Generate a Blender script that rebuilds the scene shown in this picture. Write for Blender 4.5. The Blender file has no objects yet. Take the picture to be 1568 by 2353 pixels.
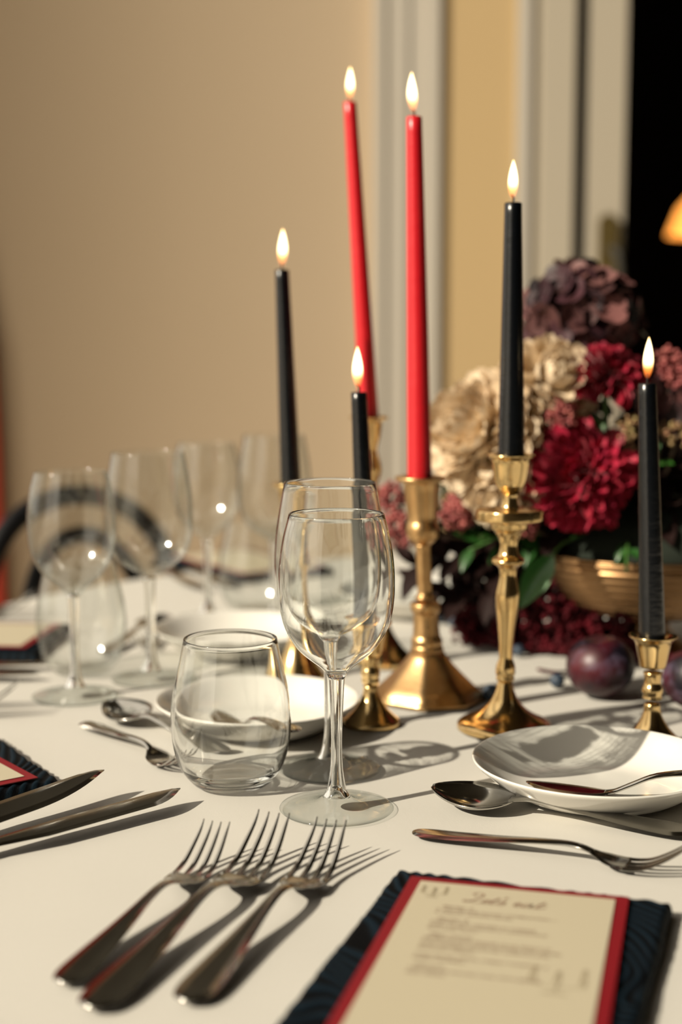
import bpy, bmesh, math, random
from mathutils import Vector, Matrix, Quaternion, noise

SC = bpy.context.scene
COL = SC.collection
R = math.radians
TZ = 0.75                      # height of the table top above the floor
random.seed(7)

# ------------------------------------------------------------------ camera, world, sun, exposure
cam_d = bpy.data.cameras.new('camera')
cam_d.sensor_fit = 'VERTICAL'
cam_d.sensor_height = 36.0
cam_d.sensor_width = 24.0
cam_d.lens = 50.0
cam_d.clip_start = 0.02
cam_d.dof.use_dof = True
cam_d.dof.focus_distance = 0.950
cam_d.dof.aperture_fstop = 3.15
cam = bpy.data.objects.new('camera', cam_d)
COL.objects.link(cam)
cam.location = (0, 0, TZ + 0.313)
cam.rotation_euler = (R(90 - 6.8), 0, 0)
SC.camera = cam

world = bpy.data.worlds.new('world')
SC.world = world
world.use_nodes = True
bg = world.node_tree.nodes['Background']
bg.inputs['Color'].default_value = (1.0, 0.90, 0.75, 1)
bg.inputs['Strength'].default_value = 0.85

sun_d = bpy.data.lights.new('sun', 'SUN')
sun_d.energy = 4.3
sun_d.color = (1.0, 0.90, 0.72)
sun_d.angle = R(0.6)
sun_d.cycles.is_caustics_light = True      # sunlight focused by the glasses
sun = bpy.data.objects.new('sun', sun_d)
COL.objects.link(sun)
SUN_DIR = Vector((0.857 * math.cos(R(34)), 0.515 * math.cos(R(34)), -math.sin(R(34))))
sun.rotation_euler = SUN_DIR.to_track_quat('-Z', 'Y').to_euler()
sun.location = (-4, -2, 4)

vs = SC.view_settings
vs.view_transform = 'Standard'
vs.look = 'None'
vs.gamma = 1.0
vs.exposure = 0.45
vs.use_curve_mapping = False
SC.cycles.max_bounces = 14
SC.cycles.transparent_max_bounces = 32
SC.cycles.transmission_bounces = 12
SC.cycles.glossy_bounces = 6
SC.cycles.diffuse_bounces = 4
SC.cycles.caustics_reflective = False
SC.cycles.caustics_refractive = True
SC.cycles.sample_clamp_indirect = 6.0
SC.cycles.use_denoising = True

# ------------------------------------------------------------------ materials
def new_mat(name):
    m = bpy.data.materials.new(name)
    m.use_nodes = True
    return m, m.node_tree, m.node_tree.nodes['Principled BSDF']

def N(nt, t, **kw):
    n = nt.nodes.new(t)
    for k, v in kw.items():
        setattr(n, k, v)
    return n

def pmat(name, col, rough=0.5, metal=0.0, spec=0.5, sheen=0.0, coat=0.0, var=None, vscale=20.0, bump=0.0, bscale=200.0, sss=0.0, rvar=0.0):
    m, nt, b = new_mat(name)
    b.inputs['Base Color'].default_value = (*col, 1)
    b.inputs['Roughness'].default_value = rough
    b.inputs['Metallic'].default_value = metal
    b.inputs['Specular IOR Level'].default_value = spec
    b.inputs['Sheen Weight'].default_value = sheen
    b.inputs['Coat Weight'].default_value = coat
    if sss:
        b.inputs['Subsurface Weight'].default_value = sss
        b.inputs['Subsurface Radius'].default_value = (0.006, 0.002, 0.001)
    tc = N(nt, 'ShaderNodeTexCoord')
    if var is not None:
        no = N(nt, 'ShaderNodeTexNoise')
        no.inputs['Scale'].default_value = vscale
        no.inputs['Detail'].default_value = 5
        nt.links.new(tc.outputs['Object'], no.inputs['Vector'])
        cr = N(nt, 'ShaderNodeValToRGB')
        cr.color_ramp.elements[0].position = 0.35
        cr.color_ramp.elements[1].position = 0.68
        cr.color_ramp.elements[0].color = (*col, 1)
        cr.color_ramp.elements[1].color = (*var, 1)
        nt.links.new(no.outputs['Fac'], cr.inputs['Fac'])
        nt.links.new(cr.outputs['Color'], b.inputs['Base Color'])
        if rvar:
            mr = N(nt, 'ShaderNodeMapRange')
            mr.inputs['To Min'].default_value = rough - rvar
            mr.inputs['To Max'].default_value = rough + rvar
            nt.links.new(no.outputs['Fac'], mr.inputs['Value'])
            nt.links.new(mr.outputs['Result'], b.inputs['Roughness'])
    if bump:
        nb = N(nt, 'ShaderNodeTexNoise')
        nb.inputs['Scale'].default_value = bscale
        nb.inputs['Detail'].default_value = 4
        nt.links.new(tc.outputs['Object'], nb.inputs['Vector'])
        bp = N(nt, 'ShaderNodeBump')
        bp.inputs['Strength'].default_value = bump
        bp.inputs['Distance'].default_value = 0.001
        nt.links.new(nb.outputs['Fac'], bp.inputs['Height'])
        nt.links.new(bp.outputs['Normal'], b.inputs['Normal'])
    return m

def rand_mat(name, cols, rough=0.55, sheen=0.0, spec=0.3, trans=0.0):
    """colour picked per object: petals and leaves of one plant differ a little"""
    m, nt, b = new_mat(name)
    oi = N(nt, 'ShaderNodeObjectInfo')
    cr = N(nt, 'ShaderNodeValToRGB')
    els = cr.color_ramp.elements
    n = len(cols)
    els[0].color = (*cols[0], 1)
    els[1].color = (*cols[-1], 1)
    for i in range(1, n - 1):
        e = els.new(i / (n - 1))
        e.color = (*cols[i], 1)
    nt.links.new(oi.outputs['Random'], cr.inputs['Fac'])
    nt.links.new(cr.outputs['Color'], b.inputs['Base Color'])
    b.inputs['Roughness'].default_value = rough
    b.inputs['Sheen Weight'].default_value = sheen
    b.inputs['Specular IOR Level'].default_value = spec
    if trans:
        out = nt.nodes['Material Output']
        tl = N(nt, 'ShaderNodeBsdfTranslucent')
        mx = N(nt, 'ShaderNodeMixShader')
        mx.inputs['Fac'].default_value = trans
        nt.links.new(cr.outputs['Color'], tl.inputs['Color'])
        nt.links.new(b.outputs['BSDF'], mx.inputs[1])
        nt.links.new(tl.outputs['BSDF'], mx.inputs[2])
        nt.links.new(mx.outputs['Shader'], out.inputs['Surface'])
    return m

def glass_thin(name, rough=0.05, base=0.035, power=6.0):
    """thin blown glass: clear face-on, tinted where one looks along the wall, mirror-like at grazing angles"""
    m = bpy.data.materials.new(name)
    m.use_nodes = True
    nt = m.node_tree
    nt.nodes.clear()
    out = N(nt, 'ShaderNodeOutputMaterial')
    lw = N(nt, 'ShaderNodeLayerWeight')
    lw.inputs['Blend'].default_value = 0.5
    cr = N(nt, 'ShaderNodeValToRGB')
    e = cr.color_ramp.elements
    e[0].position = 0.0; e[0].color = (0.99, 0.995, 0.99, 1)
    e[1].position = 1.0; e[1].color = (0.50, 0.56, 0.55, 1)
    a = e.new(0.62); a.color = (0.965, 0.975, 0.97, 1)
    a = e.new(0.86); a.color = (0.82, 0.85, 0.84, 1)
    nt.links.new(lw.outputs['Facing'], cr.inputs['Fac'])
    tr = N(nt, 'ShaderNodeBsdfTransparent')
    nt.links.new(cr.outputs['Color'], tr.inputs['Color'])
    pw = N(nt, 'ShaderNodeMath', operation='POWER')
    pw.inputs[1].default_value = power
    nt.links.new(lw.outputs['Facing'], pw.inputs[0])
    ma = N(nt, 'ShaderNodeMath', operation='MULTIPLY_ADD')
    ma.inputs[1].default_value = 0.80
    ma.inputs[2].default_value = base
    nt.links.new(pw.outputs[0], ma.inputs[0])
    go = N(nt, 'ShaderNodeBsdfGlossy')
    go.inputs['Roughness'].default_value = rough
    mx2 = N(nt, 'ShaderNodeMixShader')
    nt.links.new(ma.outputs[0], mx2.inputs['Fac'])
    nt.links.new(tr.outputs[0], mx2.inputs[1])
    nt.links.new(go.outputs[0], mx2.inputs[2])
    nt.links.new(mx2.outputs[0], out.inputs['Surface'])
    return m

def glass_solid(name):
    m = bpy.data.materials.new(name)
    m.use_nodes = True
    nt = m.node_tree
    nt.nodes.clear()
    out = N(nt, 'ShaderNodeOutputMaterial')
    gl = N(nt, 'ShaderNodeBsdfGlass')
    gl.inputs['IOR'].default_value = 1.45
    gl.inputs['Roughness'].default_value = 0.0
    gl.inputs['Color'].default_value = (0.995, 1.0, 0.997, 1)
    go = N(nt, 'ShaderNodeBsdfGlossy')
    go.inputs['Roughness'].default_value = 0.11
    mx = N(nt, 'ShaderNodeMixShader')
    mx.inputs['Fac'].default_value = 0.012
    nt.links.new(gl.outputs[0], mx.inputs[1])
    nt.links.new(go.outputs[0], mx.inputs[2])
    nt.links.new(mx.outputs[0], out.inputs['Surface'])
    return m

def cloth_mat():
    m, nt, b = new_mat('white_twill')
    b.inputs['Base Color'].default_value = (0.60, 0.575, 0.525, 1)
    b.inputs['Roughness'].default_value = 0.85
    b.inputs['Sheen Weight'].default_value = 0.15
    b.inputs['Specular IOR Level'].default_value = 0.2
    tc = N(nt, 'ShaderNodeTexCoord')
    mp = N(nt, 'ShaderNodeMapping')
    mp.inputs['Rotation'].default_value = (0, 0, R(38))
    nt.links.new(tc.outputs['Object'], mp.inputs['Vector'])
    w1 = N(nt, 'ShaderNodeTexWave')
    w1.inputs['Scale'].default_value = 420
    w1.inputs['Distortion'].default_value = 0.6
    w1.inputs['Detail'].default_value = 1
    w2 = N(nt, 'ShaderNodeTexWave', bands_direction='Y')
    w2.inputs['Scale'].default_value = 300
    w2.inputs['Distortion'].default_value = 0.8
    nt.links.new(mp.outputs[0], w1.inputs['Vector'])
    nt.links.new(mp.outputs[0], w2.inputs['Vector'])
    ad = N(nt, 'ShaderNodeMath', operation='MULTIPLY_ADD')
    ad.inputs[1].default_value = 0.35
    nt.links.new(w2.outputs['Fac'], ad.inputs[0])
    nt.links.new(w1.outputs['Fac'], ad.inputs[2])
    no = N(nt, 'ShaderNodeTexNoise')
    no.inputs['Scale'].default_value = 700
    ad2 = N(nt, 'ShaderNodeMath', operation='MULTIPLY_ADD')
    ad2.inputs[1].default_value = 0.8
    nt.links.new(tc.outputs['Object'], no.inputs['Vector'])
    nt.links.new(no.outputs['Fac'], ad2.inputs[0])
    nt.links.new(ad.outputs[0], ad2.inputs[2])
    bp = N(nt, 'ShaderNodeBump')
    bp.inputs['Strength'].default_value = 0.35
    bp.inputs['Distance'].default_value = 0.0004
    nt.links.new(ad2.outputs[0], bp.inputs['Height'])
    nt.links.new(bp.outputs[0], b.inputs['Normal'])
    return m

def napkin_mat():
    """navy jacquard: the raised yarns are a lighter blue than the ground weave"""
    m, nt, b = new_mat('navy_jacquard')
    tc = N(nt, 'ShaderNodeTexCoord')
    at = N(nt, 'ShaderNodeAttribute', attribute_name='relief')
    cr = N(nt, 'ShaderNodeValToRGB')
    cr.color_ramp.elements[0].position = 0.3
    cr.color_ramp.elements[1].position = 0.85
    cr.color_ramp.elements[0].color = (0.0005, 0.0010, 0.0018, 1)
    cr.color_ramp.elements[1].color = (0.0045, 0.012, 0.020, 1)
    nt.links.new(at.outputs['Fac'], cr.inputs['Fac'])
    nt.links.new(cr.outputs['Color'], b.inputs['Base Color'])
    b.inputs['Roughness'].default_value = 0.7
    b.inputs['Sheen Weight'].default_value = 0.0
    b.inputs['Specular IOR Level'].default_value = 0.10
    no = N(nt, 'ShaderNodeTexNoise')
    no.inputs['Scale'].default_value = 900
    nt.links.new(tc.outputs['Object'], no.inputs['Vector'])
    bp = N(nt, 'ShaderNodeBump')
    bp.inputs['Strength'].default_value = 0.5
    bp.inputs['Distance'].default_value = 0.0006
    nt.links.new(no.outputs['Fac'], bp.inputs['Height'])
    nt.links.new(bp.outputs[0], b.inputs['Normal'])
    return m

def flame_mat():
    m = bpy.data.materials.new('flame')
    m.use_nodes = True
    nt = m.node_tree
    nt.nodes.clear()
    out = N(nt, 'ShaderNodeOutputMaterial')
    tc = N(nt, 'ShaderNodeTexCoord')
    sx = N(nt, 'ShaderNodeSeparateXYZ')
    nt.links.new(tc.outputs['Generated'], sx.inputs[0])
    cr = N(nt, 'ShaderNodeValToRGB')
    e = cr.color_ramp.elements
    e[0].position = 0.0; e[0].color = (1.0, 0.16, 0.02, 1)
    e[1].position = 1.0; e[1].color = (1.0, 0.62, 0.22, 1)
    a = e.new(0.22); a.color = (1.0, 0.30, 0.05, 1)
    a = e.new(0.42); a.color = (1.0, 0.72, 0.34, 1)
    a = e.new(0.80); a.color = (1.0, 0.80, 0.45, 1)
    nt.links.new(sx.outputs['Z'], cr.inputs['Fac'])
    st = N(nt, 'ShaderNodeValToRGB')
    s = st.color_ramp.elements
    s[0].position = 0.0; s[0].color = (0.03, 0.03, 0.03, 1)
    s[1].position = 1.0; s[1].color = (0.55, 0.55, 0.55, 1)
    a = s.new(0.25); a.color = (0.22, 0.22, 0.22, 1)
    a = s.new(0.5); a.color = (1, 1, 1, 1)
    nt.links.new(sx.outputs['Z'], st.inputs['Fac'])
    lw = N(nt, 'ShaderNodeLayerWeight')
    lw.inputs['Blend'].default_value = 0.5
    inv = N(nt, 'ShaderNodeMath', operation='SUBTRACT')
    inv.inputs[0].default_value = 1.0
    nt.links.new(lw.outputs['Facing'], inv.inputs[1])
    mu = N(nt, 'ShaderNodeMath', operation='MULTIPLY')
    nt.links.new(inv.outputs[0], mu.inputs[0])
    nt.links.new(st.outputs['Color'], mu.inputs[1])
    m2 = N(nt, 'ShaderNodeMath', operation='MULTIPLY')
    m2.inputs[1].default_value = 3.4
    nt.links.new(mu.outputs[0], m2.inputs[0])
    em = N(nt, 'ShaderNodeEmission')
    nt.links.new(cr.outputs['Color'], em.inputs['Color'])
    nt.links.new(m2.outputs[0], em.inputs['Strength'])
    tr = N(nt, 'ShaderNodeBsdfTransparent')
    ad = N(nt, 'ShaderNodeAddShader')
    nt.links.new(em.outputs[0], ad.inputs[0])
    nt.links.new(tr.outputs[0], ad.inputs[1])
    nt.links.new(ad.outputs[0], out.inputs['Surface'])
    return m

def plum_mat():
    m, nt, b = new_mat('plum_skin')
    tc = N(nt, 'ShaderNodeTexCoord')
    n1 = N(nt, 'ShaderNodeTexNoise'); n1.inputs['Scale'].default_value = 26; n1.inputs['Detail'].default_value = 3
    n2 = N(nt, 'ShaderNodeTexNoise'); n2.inputs['Scale'].default_value = 60; n2.inputs['Detail'].default_value = 6; n2.inputs['Distortion'].default_value = 1.2
    nt.links.new(tc.outputs['Object'], n1.inputs['Vector'])
    nt.links.new(tc.outputs['Object'], n2.inputs['Vector'])
    cr = N(nt, 'ShaderNodeValToRGB')
    e = cr.color_ramp.elements
    e[0].position = 0.40; e[0].color = (0.006, 0.004, 0.009, 1)
    e[1].position = 0.66; e[1].color = (0.075, 0.006, 0.012, 1)
    nt.links.new(n1.outputs['Fac'], cr.inputs['Fac'])
    cr2 = N(nt, 'ShaderNodeValToRGB')
    cr2.color_ramp.elements[0].position = 0.53
    cr2.color_ramp.elements[1].position = 0.70
    nt.links.new(n2.outputs['Fac'], cr2.inputs['Fac'])
    ml = N(nt, 'ShaderNodeMath', operation='MULTIPLY'); ml.inputs[1].default_value = 0.45
    nt.links.new(cr2.outputs['Color'], ml.inputs[0])
    mx = N(nt, 'ShaderNodeMix', data_type='RGBA')
    nt.links.new(ml.outputs[0], mx.inputs['Factor'])
    nt.links.new(cr.outputs['Color'], mx.inputs['A'])
    mx.inputs['B'].default_value = (0.13, 0.095, 0.15, 1)
    nt.links.new(mx.outputs['Result'], b.inputs['Base Color'])
    b.inputs['Roughness'].default_value = 0.42
    return m

M = {}
M['cloth'] = cloth_mat()
M['napkin'] = napkin_mat()
M['glass'] = glass_thin('thin_glass')
M['glass_far'] = glass_thin('thin_glass_bowl', 0.11, 0.07, 4.6)
M['glass_solid'] = glass_solid('solid_glass')
M['steel'] = pmat('polished_steel', (0.50, 0.485, 0.45), 0.13, 1.0, var=(0.44, 0.425, 0.39), vscale=60)
M['porcelain'] = pmat('white_porcelain', (0.74, 0.72, 0.67), 0.16, coat=0.3)
M['brass'] = pmat('polished_brass', (0.80, 0.58, 0.28), 0.17, 1.0, var=(0.73, 0.50, 0.22), vscale=35, rvar=0.05)
M['bronze'] = pmat('aged_brass', (0.70, 0.46, 0.22), 0.33, 1.0, var=(0.50, 0.30, 0.13), vscale=45, bump=0.15, bscale=350, rvar=0.08)
M['gold'] = pmat('satin_gold', (0.34, 0.205, 0.10), 0.36, 1.0, var=(0.26, 0.15, 0.07), vscale=30)
def wax(name, col, rough, spec):
    m, nt, b = new_mat(name)
    b.inputs['Base Color'].default_value = (*col, 1)
    b.inputs['Roughness'].default_value = rough
    b.inputs['Specular IOR Level'].default_value = spec
    tc = N(nt, 'ShaderNodeTexCoord')
    mp = N(nt, 'ShaderNodeMapping')
    mp.inputs['Scale'].default_value = (0.35, 0.35, 1.0)
    nt.links.new(tc.outputs['Object'], mp.inputs[0])
    no = N(nt, 'ShaderNodeTexNoise')
    no.inputs['Scale'].default_value = 170
    no.inputs['Detail'].default_value = 3
    nt.links.new(mp.outputs[0], no.inputs['Vector'])
    bp = N(nt, 'ShaderNodeBump')
    bp.inputs['Strength'].default_value = 0.5
    bp.inputs['Distance'].default_value = 0.0009
    nt.links.new(no.outputs['Fac'], bp.inputs['Height'])
    nt.links.new(bp.outputs[0], b.inputs['Normal'])
    return m
M['red_wax'] = wax('red_wax', (0.58, 0.010, 0.018), 0.32, 0.6)
M['black_wax'] = wax('black_wax', (0.0015, 0.0025, 0.004), 0.26, 0.6)
M['wick'] = pmat('charred_wick', (0.012, 0.009, 0.008), 0.9)
M['flame'] = flame_mat()
M['red_card'] = pmat('red_card', (0.20, 0.002, 0.008), 0.55)
M['cream_card'] = pmat('cream_card', (0.50, 0.445, 0.325), 0.6, bump=0.1, bscale=400)
M['ink'] = pmat('sepia_print', (0.24, 0.14, 0.09), 0.7)
M['ink_pale'] = pmat('pale_print', (0.36, 0.30, 0.20), 0.7)
M['plum'] = plum_mat()
M['berry'] = pmat('blueberry_skin', (0.02, 0.035, 0.06), 0.5, var=(0.07, 0.10, 0.14), vscale=120)
M['bentwood'] = pmat('black_bentwood', (0.004, 0.004, 0.005), 0.5, spec=0.2)
M['cane'] = pmat('dark_cane', (0.03, 0.016, 0.008), 0.6)
M['dahlia_red'] = rand_mat('crimson_petals', [(0.20, 0.002, 0.013), (0.38, 0.004, 0.028), (0.48, 0.012, 0.05), (0.28, 0.005, 0.03)], 0.5, sheen=0.2, trans=0.2)
M['dahlia_cream'] = rand_mat('cream_petals', [(0.76, 0.60, 0.41), (0.84, 0.71, 0.53), (0.80, 0.65, 0.46)], 0.6, trans=0.25)
M['hydrangea'] = rand_mat('burgundy_mauve_lit_dark', [(0.006, 0.003, 0.005), (0.24, 0.10, 0.095), (0.008, 0.004, 0.006), (0.07, 0.026, 0.034), (0.006, 0.003, 0.005), (0.20, 0.09, 0.085), (0.010, 0.005, 0.008)], 0.5, trans=0.12)  # pale florets stand for lit petals, near-black ones for shaded gaps
M['skimmia'] = pmat('dusky_pink_buds', (0.28, 0.055, 0.060), 0.5, var=(0.36, 0.10, 0.08), vscale=150)
M['skimmia_tan'] = pmat('tan_buds', (0.30, 0.14, 0.08), 0.5, var=(0.34, 0.28, 0.10), vscale=110)
M['leaf'] = rand_mat('green_leaves', [(0.012, 0.05, 0.010), (0.035, 0.13, 0.018), (0.02, 0.08, 0.015), (0.06, 0.16, 0.03)], 0.3, spec=0.5, trans=0.1)
M['dark_leaf'] = rand_mat('burgundy_leaves', [(0.008, 0.004, 0.004), (0.022, 0.005, 0.007), (0.008, 0.012, 0.007)], 0.6, spec=0.12)
M['stem'] = pmat('green_stem', (0.05, 0.13, 0.025), 0.5)
M['twig'] = pmat('brown_twig', (0.08, 0.05, 0.025), 0.7)
M['amaranth'] = pmat('dark_red_amaranth', (0.022, 0.0006, 0.002), 0.75, var=(0.10, 0.002, 0.008), vscale=80, spec=0.2)
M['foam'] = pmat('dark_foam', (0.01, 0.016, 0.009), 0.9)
M['wall'] = pmat('tan_plaster', (0.47, 0.365, 0.25), 0.9, var=(0.48, 0.375, 0.26), vscale=1.3, bump=0.1, bscale=60)
M['wall_yellow'] = pmat('yellow_plaster', (0.49, 0.35, 0.18), 0.9, var=(0.50, 0.36, 0.185), vscale=1.5, bump=0.1, bscale=60)
M['trim'] = pmat('pale_grey_paint', (0.47, 0.43, 0.37), 0.55)
M['trim2'] = pmat('off_white_paint', (0.44, 0.39, 0.31), 0.5)
M['dark_and_frame_shadow'] = pmat('dark_parts_frame_shadow', (0.03, 0.026, 0.018), 0.8)  # dark handle and cord, also the shadow strip painted beside the frame
M['old_brass'] = pmat('dull_brass', (0.20, 0.145, 0.05), 0.4, 0.7)
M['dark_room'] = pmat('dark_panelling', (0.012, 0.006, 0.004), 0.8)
M['floor'] = pmat('pale_stone_floor', (0.45, 0.38, 0.29), 0.7, var=(0.42, 0.35, 0.27), vscale=3)
M['ceiling'] = pmat('dark_stained_ceiling', (0.055, 0.049, 0.037), 0.8)
M['ground'] = pmat('terrace_paving', (0.52, 0.47, 0.40), 0.9, var=(0.58, 0.53, 0.45), vscale=2)
M['red_cloth'] = rand_mat('red_cloth', [(0.50, 0.05, 0.028), (0.50, 0.05, 0.028)], 0.8)
M['table_wood'] = pmat('table_plywood', (0.30, 0.20, 0.11), 0.6)
m, nt, b = new_mat('amber_glow')
b.inputs['Base Color'].default_value = (1, 0.45, 0.1, 1)
b.inputs['Emission Color'].default_value = (1.0, 0.36, 0.06, 1)
b.inputs['Emission Strength'].default_value = 1.6
M['amber'] = m
m, nt, b = new_mat('bulb_glow')
b.inputs['Emission Color'].default_value = (1.0, 0.55, 0.16, 1)
b.inputs['Emission Strength'].default_value = 9.0
M['bulb'] = m

# ------------------------------------------------------------------ helpers
def mesh_from(name, V, F, smooth=True):
    me = bpy.data.meshes.new(name)
    me.from_pydata([tuple(v) for v in V], [], F)
    me.update()
    if smooth:
        me.polygons.foreach_set('use_smooth', [True] * len(me.polygons))
    return me

def link(name, me, mat=None, parent=None, matrix=None):
    o = bpy.data.objects.new(name, me)
    COL.objects.link(o)
    if mat is not None and me is not None and not me.materials:
        me.materials.append(mat)
    if parent is not None:
        o.parent = parent
    if matrix is not None:
        o.matrix_local = matrix
    return o

def tag(o, label=None, cat=None, group=None, kind=None):
    if label: o['label'] = label
    if cat: o['category'] = cat
    if group: o['group'] = group
    if kind: o['kind'] = kind
    return o

def thing(name, label, cat, loc, rz=0.0, group=None):
    o = bpy.data.objects.new(name, None)
    o.empty_display_size = 0.02
    COL.objects.link(o)
    o.location = loc
    o.rotation_euler = (0, 0, rz)
    return tag(o, label, cat, group)

def copy_tree(o, parent=None):
    c = o.copy()
    COL.objects.link(c)
    c.parent = parent
    for ch in list(o.children):
        copy_tree(ch, c)
    return c

class MB:
    def __init__(s):
        s.V = []; s.F = []
    def add(s, V, F):
        k = len(s.V)
        s.V += [tuple(v) for v in V]
        s.F += [tuple(i + k for i in f) for f in F]
        return s
    def box(s, x0, x1, y0, y1, z0, z1):
        V = [(x, y, z) for z in (z0, z1) for y in (y0, y1) for x in (x0, x1)]
        F = [(0, 2, 3, 1), (4, 5, 7, 6), (0, 1, 5, 4), (2, 6, 7, 3), (0, 4, 6, 2), (1, 3, 7, 5)]
        return s.add(V, F)
    def build(s, name, mat, parent=None, smooth=False):
        return link(name, mesh_from(name, s.V, s.F, smooth), mat, parent)

def lathe(prof, n=48, closed=False, lean=(0, 0), facets=None):
    """revolve (r, z) rows; closed joins last row to first; lean slants the axis"""
    V = []; F = []
    m = len(prof)
    for (r, z) in prof:
        for i in range(n):
            a = 2 * math.pi * i / n
            V.append((r * math.cos(a) + lean[0] * z, r * math.sin(a) + lean[1] * z, z))
    rows = m if closed else m - 1
    for j in range(rows):
        k = (j + 1) % m
        for i in range(n):
            i2 = (i + 1) % n
            F.append((j * n + i, j * n + i2, k * n + i2, k * n + i))
    if not closed:
        if prof[0][0] > 1e-6:
            F.append(tuple(range(n - 1, -1, -1)))
        if prof[-1][0] > 1e-6:
            F.append(tuple((m - 1) * n + i for i in range(n)))
    return V, F

def smooth_prof(p, k=4):
    """monotone cubic through (r, z) rows: no overshoot at rims and discs"""
    n = len(p)
    T = []
    for i in range(n):
        t = []
        for d in (0, 1):
            if i == 0 or i == n - 1:
                j = 0 if i == 0 else n - 2
                t.append(p[j + 1][d] - p[j][d])
            else:
                a = p[i][d] - p[i - 1][d]; b_ = p[i + 1][d] - p[i][d]
                t.append(0.0 if a * b_ <= 0 else 2 * a * b_ / (a + b_))
        T.append(t)
    out = []
    for i in range(n - 1):
        for j in range(k):
            t = j / k
            q = []
            for d in (0, 1):
                q.append((2 * t ** 3 - 3 * t * t + 1) * p[i][d] + (t ** 3 - 2 * t * t + t) * T[i][d] + (-2 * t ** 3 + 3 * t * t) * p[i + 1][d] + (t ** 3 - t * t) * T[i + 1][d])
            out.append((max(q[0], 0.0003), q[1]))
    out.append(p[-1])
    return out

def tube(path, rad, n=10, closed=False):
    P = [Vector(p) for p in path]
    m = len(P)
    V = []; F = []
    up = None
    for i, p in enumerate(P):
        if closed:
            t = (P[(i + 1) % m] - P[i - 1]).normalized()
        else:
            t = (P[min(i + 1, m - 1)] - P[max(i - 1, 0)]).normalized()
        if up is None:
            up = t.orthogonal().normalized()
        up = (up - t * up.dot(t)).normalized()
        sd = t.cross(up)
        r = rad[i] if isinstance(rad, (list, tuple)) else rad
        for k in range(n):
            a = 2 * math.pi * k / n
            V.append(p + up * (r * math.cos(a)) + sd * (r * math.sin(a)))
    rows = m if closed else m - 1
    for j in range(rows):
        j2 = (j + 1) % m
        for i in range(n):
            i2 = (i + 1) % n
            F.append((j * n + i, j * n + i2, j2 * n + i2, j2 * n + i))
    if not closed:
        F.append(tuple(range(n - 1, -1, -1)))
        F.append(tuple((m - 1) * n + i for i in range(n)))
    return V, F

def bez(p, n=16):
    """Catmull-Rom polyline through 3D points"""
    P = [Vector(q) for q in p]
    out = []
    for i in range(len(P) - 1):
        p0 = P[max(i - 1, 0)]; p1 = P[i]; p2 = P[i + 1]; p3 = P[min(i + 2, len(P) - 1)]
        for j in range(n):
            t = j / n
            out.append(0.5 * (2 * p1 + (p2 - p0) * t + (2 * p0 - 5 * p1 + 4 * p2 - p3) * t * t + (3 * p1 - p0 - 3 * p2 + p3) * t ** 3))
    out.append(P[-1])
    return out

def box_struct(name, mat, *boxes, parent=None):
    mb = MB()
    for bx in boxes:
        mb.box(*bx)
    o = mb.build(name, mat, parent)
    if parent is None:
        o['kind'] = 'structure'
    return o

# ------------------------------------------------------------------ the room
WY = 3.30                                            # front face of the end wall
XL = -1.25                                           # inner face of the window wall
box_struct('floor', M['floor'], (XL - 0.15, 4.2, -6.15, 6.6, -0.06, 0.0))
box_struct('ground', M['ground'], (-40, 40, -40, 40, -0.20, -0.08))
box_struct('ceiling', M['ceiling'], (XL - 0.15, 4.2, -6.15, WY + 0.15, 4.2, 4.3))
box_struct('wall_back', M['wall'], (XL, 0.10, WY, WY + 0.15, 0, 2.04))
box_struct('added_board_1', M['ceiling'], (XL, 0.42, WY - 0.035, WY + 0.15, 2.04, 4.2))  # unseen dark board added above the wall for the cutlery to reflect
box_struct('added_board_2', M['ceiling'], (0.42, 4.05, WY - 0.035, WY, 2.2, 4.2))  # second unseen dark board, added over the doorway for dark reflections
box_struct('wall_back_panel', M['wall_yellow'], (0.20, 0.42, WY - 0.03, WY + 0.15, 0, 2.04))
box_struct('wall_back_lintel', M['wall'], (0.42, 4.05, WY, WY + 0.15, 2.2, 4.2))
box_struct('wall_back_right', M['wall'], (1.75, 4.05, WY, WY + 0.15, 0, 2.2))
box_struct('wall_right', M['ceiling'], (4.05, 4.2, -6.0, WY + 0.15, 0, 4.2))
box_struct('wall_front', M['ceiling'], (XL, 4.05, -1.35, -1.2, 0, 4.2))
# the terrace side stands open; only a short return of wall carries the curtain
box_struct('wall_left', M['wall'], (XL - 0.15, XL, 3.16, WY + 0.15, 0, 4.2))
# unseen tall block, added so its edge softly shades the end of the wall
bd = Vector((0.857, 0.515, 0))
bp_ = Vector((-0.36, 3.3, 0)) - bd * 45.0
side = Vector((-0.515, 0.857, 0))
V = []
for z in (-0.2, 44.0):
    for a, c in ((0, 0), (22, 0), (22, -10), (0, -10)):
        q = bp_ + side * a + bd * c
        V.append((q.x, q.y, z))
bo = link('shade_block', mesh_from('shade_block', V, [(0, 1, 2, 3), (7, 6, 5, 4), (0, 4, 5, 1), (1, 5, 6, 2), (2, 6, 7, 3), (3, 7, 4, 0)], False), M['ground'])
bo['kind'] = 'structure'
# fluted pilaster between the wall and the yellow panel
p1 = box_struct('trim_1', M['trim'], (0.073, 0.222, WY - 0.035, WY + 0.02, 0, 2.04))
box_struct('moulding', M['trim'], (0.073, 0.098, WY - 0.041, WY - 0.035, 0, 2.04), parent=p1)
box_struct('moulding', M['trim'], (0.112, 0.150, WY - 0.039, WY - 0.035, 0, 2.04), parent=p1)
box_struct('moulding', M['trim'], (0.192, 0.222, WY - 0.044, WY - 0.035, 0, 2.04), parent=p1)
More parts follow.
